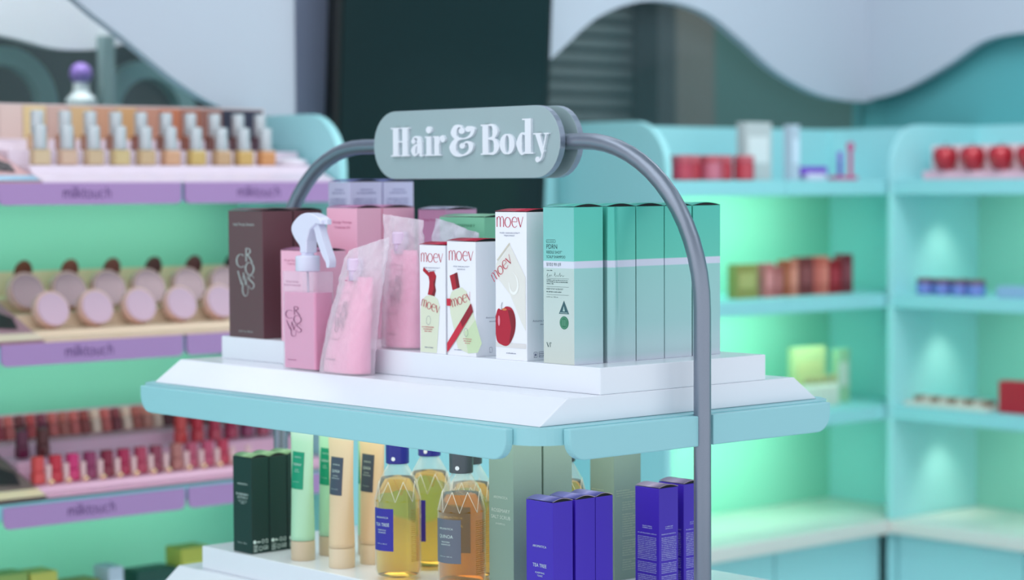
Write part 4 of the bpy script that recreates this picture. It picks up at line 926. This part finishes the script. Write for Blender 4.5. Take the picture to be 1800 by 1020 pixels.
bs_ = [mat('brush_stem_%d' % k, c, .4) for k, c in enumerate(((170, 104, 84), (190, 128, 116), (206, 136, 104), (210, 124, 92), (204, 112, 90), (186, 110, 84), (190, 110, 90)))]
for k, x in enumerate((.291, .395, .492, .590, .688, .785)):
    t = thing('tester_wand', 'brown oval-headed tester wand, %s from the left behind the compacts' % NUM[k], 'applicator', (x, 1.853, 1.2365), 0, 'oval-headed tester wands'); t.rotation_euler = (0, math.radians(24), 0)
    g = MB(); g.ball((0, 0, .052), .0185, bh_[k], sy=.7, sz=1.25, u=16, v=10); g.build('head', t)
    g = MB(); g.lathe([(.011, .006), (.016, .010), (.015, .040)], bs_[k], seg=14); g.build('stem', t)
# lip tints
rimc = mat('clear_cap_rose', (226, 190, 190), .15)
tint = [('coral red', (214, 70, 70)), ('scarlet', (196, 34, 56)), ('hot pink', (206, 36, 108)), ('plum', (140, 40, 88)), ('wine', (130, 22, 52)), ('raspberry', (170, 24, 72)), ('brick rose', (176, 52, 84)), ('mauve brown', (140, 52, 76)),
        ('dusty nude', (176, 110, 104)), ('rose', (178, 72, 100)), ('berry', (186, 70, 104)), ('cherry', (184, 44, 74)), ('dull red', (170, 50, 60)), ('brown red', (130, 50, 54))]
def lip(lab, x, y, z, c, nm, grp, h=.052):
    t = thing('lip_tint', lab, 'lip tint', (x, y, z), 0, grp)
    g = MB(); g.box(-.0115, .0115, -.009, .009, 0, h * .42, mat('tint_%s' % nm.replace(' ', '_'), c, .2, coat=.4), .002); g.build('tinted_base', t)
    g = MB(); g.box(-.0105, .0105, -.008, .008, h * .42 + .0005, h, mat('tint_cap_%s' % nm.replace(' ', '_'), tuple(min(255, int(v * .95 + 10)) for v in c), .25), .002); g.build('tint_cap', t)
for k, x in enumerate((.247, .285, .322, .360, .398, .435, .474, .509, .557, .592, .630, .667)):
    nm, c = tint[k]; lip('%s lip tint, %s from the left in the front tint row' % (nm, NUM[k]), x, 1.692, .8865, c, nm, 'lip tints, front row')
for k in range(13):
    g = MB(); x = (.247, .285, .322, .360, .398, .435, .474, .509, .557, .592, .630, .667, .706)[k] + .0185 - .5665
    g.box(x - .005, x + .005, .060, .068, .012, .050, rimc, .001); g.ball((x, .052, .018), .0055, mat('gold_stud', (250, 214, 170), .15, .8)); g.build('tester_stud', t2)  # gold balls added for the blurred warm highlights between the tints
for k, x in enumerate((.615, .655, .697, .738, .778, .818)):
    nm, c = tint[(0, 1, 11, 5, 3, 9)[k]]; lip('%s lip tint in the raised middle row, %s from the left' % (nm, NUM[k]), x, 1.765, .9285, c, nm, 'lip tints, middle row', .058)
for k, x in enumerate((.255, .300)):
    nm, c = tint[(3, 13)[k]]; lip('%s lip tint alone at the left of the raised row, %s' % (nm, ['outer one', 'inner one'][k]), x, 1.765, .9285, (c[0] * .7, c[1] * .7, c[2] * .7), nm + ' deep', 'lip tints, middle row', .054)
rng = random.Random(3); sn = ['dark', 'red', 'rosy', 'pale']
shade = [(120, 48, 60), (140, 60, 60), (176, 60, 66), (150, 40, 60), (196, 130, 120), (110, 40, 66), (120, 70, 66), (170, 90, 84), (90, 36, 46), (190, 90, 90)]
for k in range(26):
    c = shade[rng.randrange(10)] if k not in (9, 12, 15) else (224, 190, 176); x = .250 + k * .0242
    t = thing('lip_colour_stick', '%s slanted lip colour stick, number %d from left in the back row' % (sn[(c[0] > 150) + (c[0] > 180) + (c[0] > 200)], k + 1), 'lip colour', (x, 1.845, .9515), 0, 'lip colour sticks, back row')
    t.rotation_euler = (math.radians(-14), 0, 0)
    g = MB(); g.box(-.0095, .0095, -.008, .008, .003, .030, mat('stick_%d_%d' % (c[0], c[1]), c, .3), .002); g.build('stick_body', t)
    g = MB(); g.box(-.0085, .0085, -.007, .007, .0305, .050, mat('stick_cap_%d' % c[0], (min(255, c[0] + 40), c[1] + 20, c[2] + 16), .3), .002); g.build('stick_cap', t)
# goods on the bottom counter, left
low = [('leaf green box', .165, .228, (150, 176, 96), .150), ('yellow green box', .234, .292, (196, 196, 96), .146), ('olive box', .30, .385, (150, 150, 80), .118), ('pale blue and white box', .405, .438, (190, 206, 222), .137), ('dark green box', .47, .562, (30, 80, 70), .121), ('yellow green ribbed box', .572, .640, (186, 192, 84), .155)]
for nm, x0, x1, c, h in low:
    y0 = 1.70
    t = thing('low_carton', '%s on the counter below the lilac boards' % nm, 'box', ((x0 + x1) / 2, 1.73, .5685)); w2 = (x1 - x0) / 2
    g = MB(); g.box(-w2, w2, -.03, .03, 0, h, mat(nm.replace(' ', '_'), c, .5), .002); g.build('box_body', t)
    g = MB(); g.box(-w2 * .8, w2 * .8, -.0308, -.0302, h * .25, h * .8, mat(nm.replace(' ', '_') + '_print', tuple(min(255, v + 36) for v in c), .5)); g.build('front_print', t)

# ================================================================== back unit goods (right of the tube)
def jar(lab, x, y, z, r, h, c, cl, grp, name='jar'):
    t = thing(name, lab, 'jar', (x, y, z), 0, grp)
    g = MB(); g.lathe([(r * .9, 0), (r, .003), (r, h * .68), (r * .93, h * .70)], mat('jar_%d_%d_%d' % c, c, .12, coat=.6), seg=22); g.build('jar_body', t)
    g = MB(); g.lathe([(r * .97, h * .705), (r * .99, h * .72), (r * .99, h * .98), (r * .9, h)], mat('lid_%d_%d_%d' % cl, cl, .3), seg=22); g.build('jar_lid', t)
for k, (x, c) in enumerate(((2.055, (200, 62, 84)), (2.108, (190, 40, 60)), (2.160, (206, 110, 130)), (2.222, (190, 44, 64)), (2.280, (196, 60, 76)))):
    jar('red glass jar on the top back shelf, %s from the left' % NUM[k], x, 1.745 + .02 * (k % 2), 1.4575, .0265, .062, c, (206, 96, 108), 'red jars on the top back shelf')
def small(lab, cat, x0, x1, y, z, h, c, d=.03, name='small_carton', grp=None, pc=None, rot=0):
    w2 = (x1 - x0) / 2; t = thing(name, lab, cat, ((x0 + x1) / 2, y, z), rot, grp)
    g = MB(); g.box(-w2, w2, -d / 2, d / 2, 0, h, mat('card_%d_%d_%d' % c, c, .45), .0015); g.build('box_body', t)
    pc = pc or tuple(min(255, v + 30) for v in c)
    g = MB(); g.box(-w2 * .75, w2 * .75, -d / 2 - .0008, -d / 2 - .0002, h * .3, h * .75, mat('print_%d_%d_%d' % pc, pc, .5)); g.build('front_print', t); return t
small('tall pale grey carton on the top back shelf behind the red jars', 'box', 2.318, 2.418, 1.79, 1.4575, .148, (196, 202, 202))
small('slim silver carton standing right of the tall pale grey one', 'box', 2.452, 2.482, 1.75, 1.4575, .142, (190, 206, 220))
t = thing('open_tray_box', 'small purple and white open box on the top back shelf', 'box', (2.535, 1.75, 1.4575))
g = MB(); g.box(-.05, .05, -.02, .02, .012, .035, mat('purple_card', (128, 80, 200), .4), .002); g.build('box_body', t)
g = MB(); g.box(-.035, .035, -.028, .018, 0, .018, mat('white_front', (226, 222, 240), .4), .002); g.build('front_panel', t)
t = thing('stick_stand', 'pink stand holding a hooped pink stick on the top back shelf', 'stand', (2.690, 1.75, 1.4575))
g = MB(); g.box(-.06, .018, -.02, .02, 0, .010, mat('hot_pink', (226, 70, 140), .35), .002); g.build('stand_base', t)
g = MB(); g.box(.006, .014, -.004, .004, .010, .078, MATS['hot_pink']); g.build('stick', t)
g = MB(); g.ring(.010, .088, .009, .009, .006, lambda u, v, n=0: Vector((u, -n, v)), -.003, .003, MATS['hot_pink']); g.build('hoop', t, recalc=True)
t = thing('mascara_stick', 'violet stick standing on the pink stand beside the hooped one', 'stick', (2.658, 1.75, 1.468))
g = MB(); g.lathe([(.006, 0), (.0065, .002), (.0065, .040), (.005, .042)], mat('violet_stick', (120, 84, 196), .35), seg=14); g.build('stick_body', t)
g = MB(); g.lathe([(.0055, .0425), (.007, .0435), (.007, .062), (.005, .064)], mat('violet_cap', (150, 100, 210), .3), seg=14); g.build('stick_cap', t)
sm = [('olive box with an orange edge', 2.236, 2.316, .086, (150, 140, 78)), ('dusty pink slim box', 2.344, 2.379, .086, (196, 110, 112)), ('rose slim box', 2.385, 2.409, .078, (176, 92, 94)), ('orange brown box', 2.420, 2.442, .092, (170, 84, 60)), ('salmon slim box', 2.445, 2.470, .092, (206, 120, 104)),
      ('dark maroon box', 2.475, 2.530, .098, (118, 44, 48)), ('brick red slim box', 2.534, 2.556, .098, (190, 84, 76)), ('coral slim box', 2.560, 2.590, .098, (206, 104, 92)), ('deep red box', 2.594, 2.640, .088, (150, 26, 40)), ('wine-coloured box', 2.645, 2.688, .102, (122, 46, 58))]
for nm, x0, x1, h, c in sm: small('%s in the row on the second back shelf' % nm, 'box', x0, x1, 1.745, 1.1605, h, c, grp='boxes on the second back shelf')
t = small('lime and yellow box leaning up on the third back shelf', 'box', 2.520, 2.650, 1.80, .8685, .150, (190, 200, 150), .02, pc=(206, 204, 150))
small('thin pale green box at the right end of the third back shelf', 'box', 2.660, 2.712, 1.77, .8685, .142, (166, 206, 170), .02, pc=(216, 226, 216))
for k, x in enumerate((2.500, 2.528, 2.556, 2.584, 2.612)):
    t = thing('ampoule_vial', 'white vial on the third back shelf, %s from the left' % NUM[k], 'vial', (x, 1.73, .8685), 0, 'white vials on the third back shelf')
    g = MB(); g.lathe([(.011, 0), (.012, .002), (.012, .052), (.007, .060)], mat('vial_white', (222, 228, 216), .3), seg=14); g.build('vial_body', t)
    g = MB(); g.lathe([(.008, .0605), (.008, .078), (.006, .080)], mat('vial_cap', (206, 190, 140), .35), seg=14); g.build('vial_cap', t)
small('low white tray of samples left on the third back shelf', 'tray', 2.40, 2.485, 1.76, .8685, .020, (226, 226, 220), .05, 'sample_tray')
# ================================================================== right-hand wall goods
t = thing('apple_stand', 'pale pink notched stand carrying the red apple bottles', 'stand', (2.80, 1.30, 1.4575))
g = MB(); g.box(-.035, .035, -.32, .262, 0, .022, mat('blush_stand', (236, 190, 206), .35), .002); g.box(.0, .035, -.32, .262, .022, .088, mat('blush_back', (236, 216, 222), .4), .002); g.build('stand_body', t)
ap = None
for k in range(4):
    y = 1.498 - k * .0865
    lab = 'glossy red apple-shaped bottle on the pink stand, %s from the left' % NUM[k]
    if ap is None:
        ap = thing('apple_bottle', lab, 'bottle', (2.775, y, 1.4800), 0, 'red apple bottles'); g = MB()
        pr = [(.004, .003), (.016, .0), (.028, .016), (.033, .036), (.030, .052), (.018, .062), (.006, .058)]
        q = catmull([Vector(p) for p in pr], 4); g.lathe([(max(.002, p.x), p.y) for p in q], mat('apple_red_gloss', (190, 12, 40), .12, coat=1.0, metal=.2), seg=26); g.build('apple_body', ap)
        g = MB(); g.tube([(0, 0, .056), (.001, 0, .066), (.004, 0, .072)], .0016, mat('apple_stem', (70, 24, 24), .5), 8); g.build('apple_stem', ap)
    else: dup(ap, (2.775, y, 1.4800), label=lab)
for k, y in enumerate((1.590, 1.535, 1.480, 1.425, 1.375)):
    if k == 0: continue
    jar('low blue-lilac jar with brown lid on the right wall, %s from the corner' % NUM[k - 1], 2.76, y + .012, 1.1605, .024, .042, (112, 130, 206), (120, 84, 96), 'blue-lilac jars')
small('pale blue tray box farther along the shelf of blue-lilac jars', 'box', 2.74, 2.80, 1.26, 1.1605, .028, (150, 180, 214), .10)
t = thing('tester_rack', 'low white and brown tester rack on the third shelf of the right wall', 'rack', (2.77, 1.465, .8685))
g = MB(); g.box(-.04, .04, -.13, .13, 0, .012, mat('rack_white', (226, 224, 216), .4), .002); g.build('rack_base', t)
for k in range(9):
    g = MB(); g.box(-.02, .02, -.12 + k * .027, -.105 + k * .027, .0125, .026, mat('rack_pan_%d' % (k % 2), ((150, 110, 90), (216, 200, 190))[k % 2], .4), .001); g.build('tester_pan', t)
small('bright red box at the right picture edge on the third shelf', 'box', 2.76, 2.80, 1.262, .8685, .080, (186, 26, 50), .11)

# prints belong to the panel they sit on
def reparent(kid, par):
    for o in list(bpy.data.objects):
        if o.name.split('.')[0] in kid and o.parent is not None and o.parent.type == 'EMPTY':
            for q in kids(o.parent):
                if q.name.split('.')[0] == par: o.parent = q; break
reparent(('front_print', 'side_print', 'back_print', 'logo_print', 'box_print', 'lid_print'), 'box_body')
reparent(('lid_gap', 'lid_stripe'), 'lid_flap'); reparent(('label_print',), 'paper_label'); reparent(('cap_mark',), 'bottle_cap'); reparent(('shoulder_ridge',), 'faceted_shoulder')
reparent(('raised_letters',), 'front_plate'); reparent(('lettering',), 'board'); reparent(('card_print',), 'card_base'); reparent(('door',), 'base_cabinet'); reparent(('shade_swatch',), 'shade_board'); reparent(('pouch_print',), 'pouch')
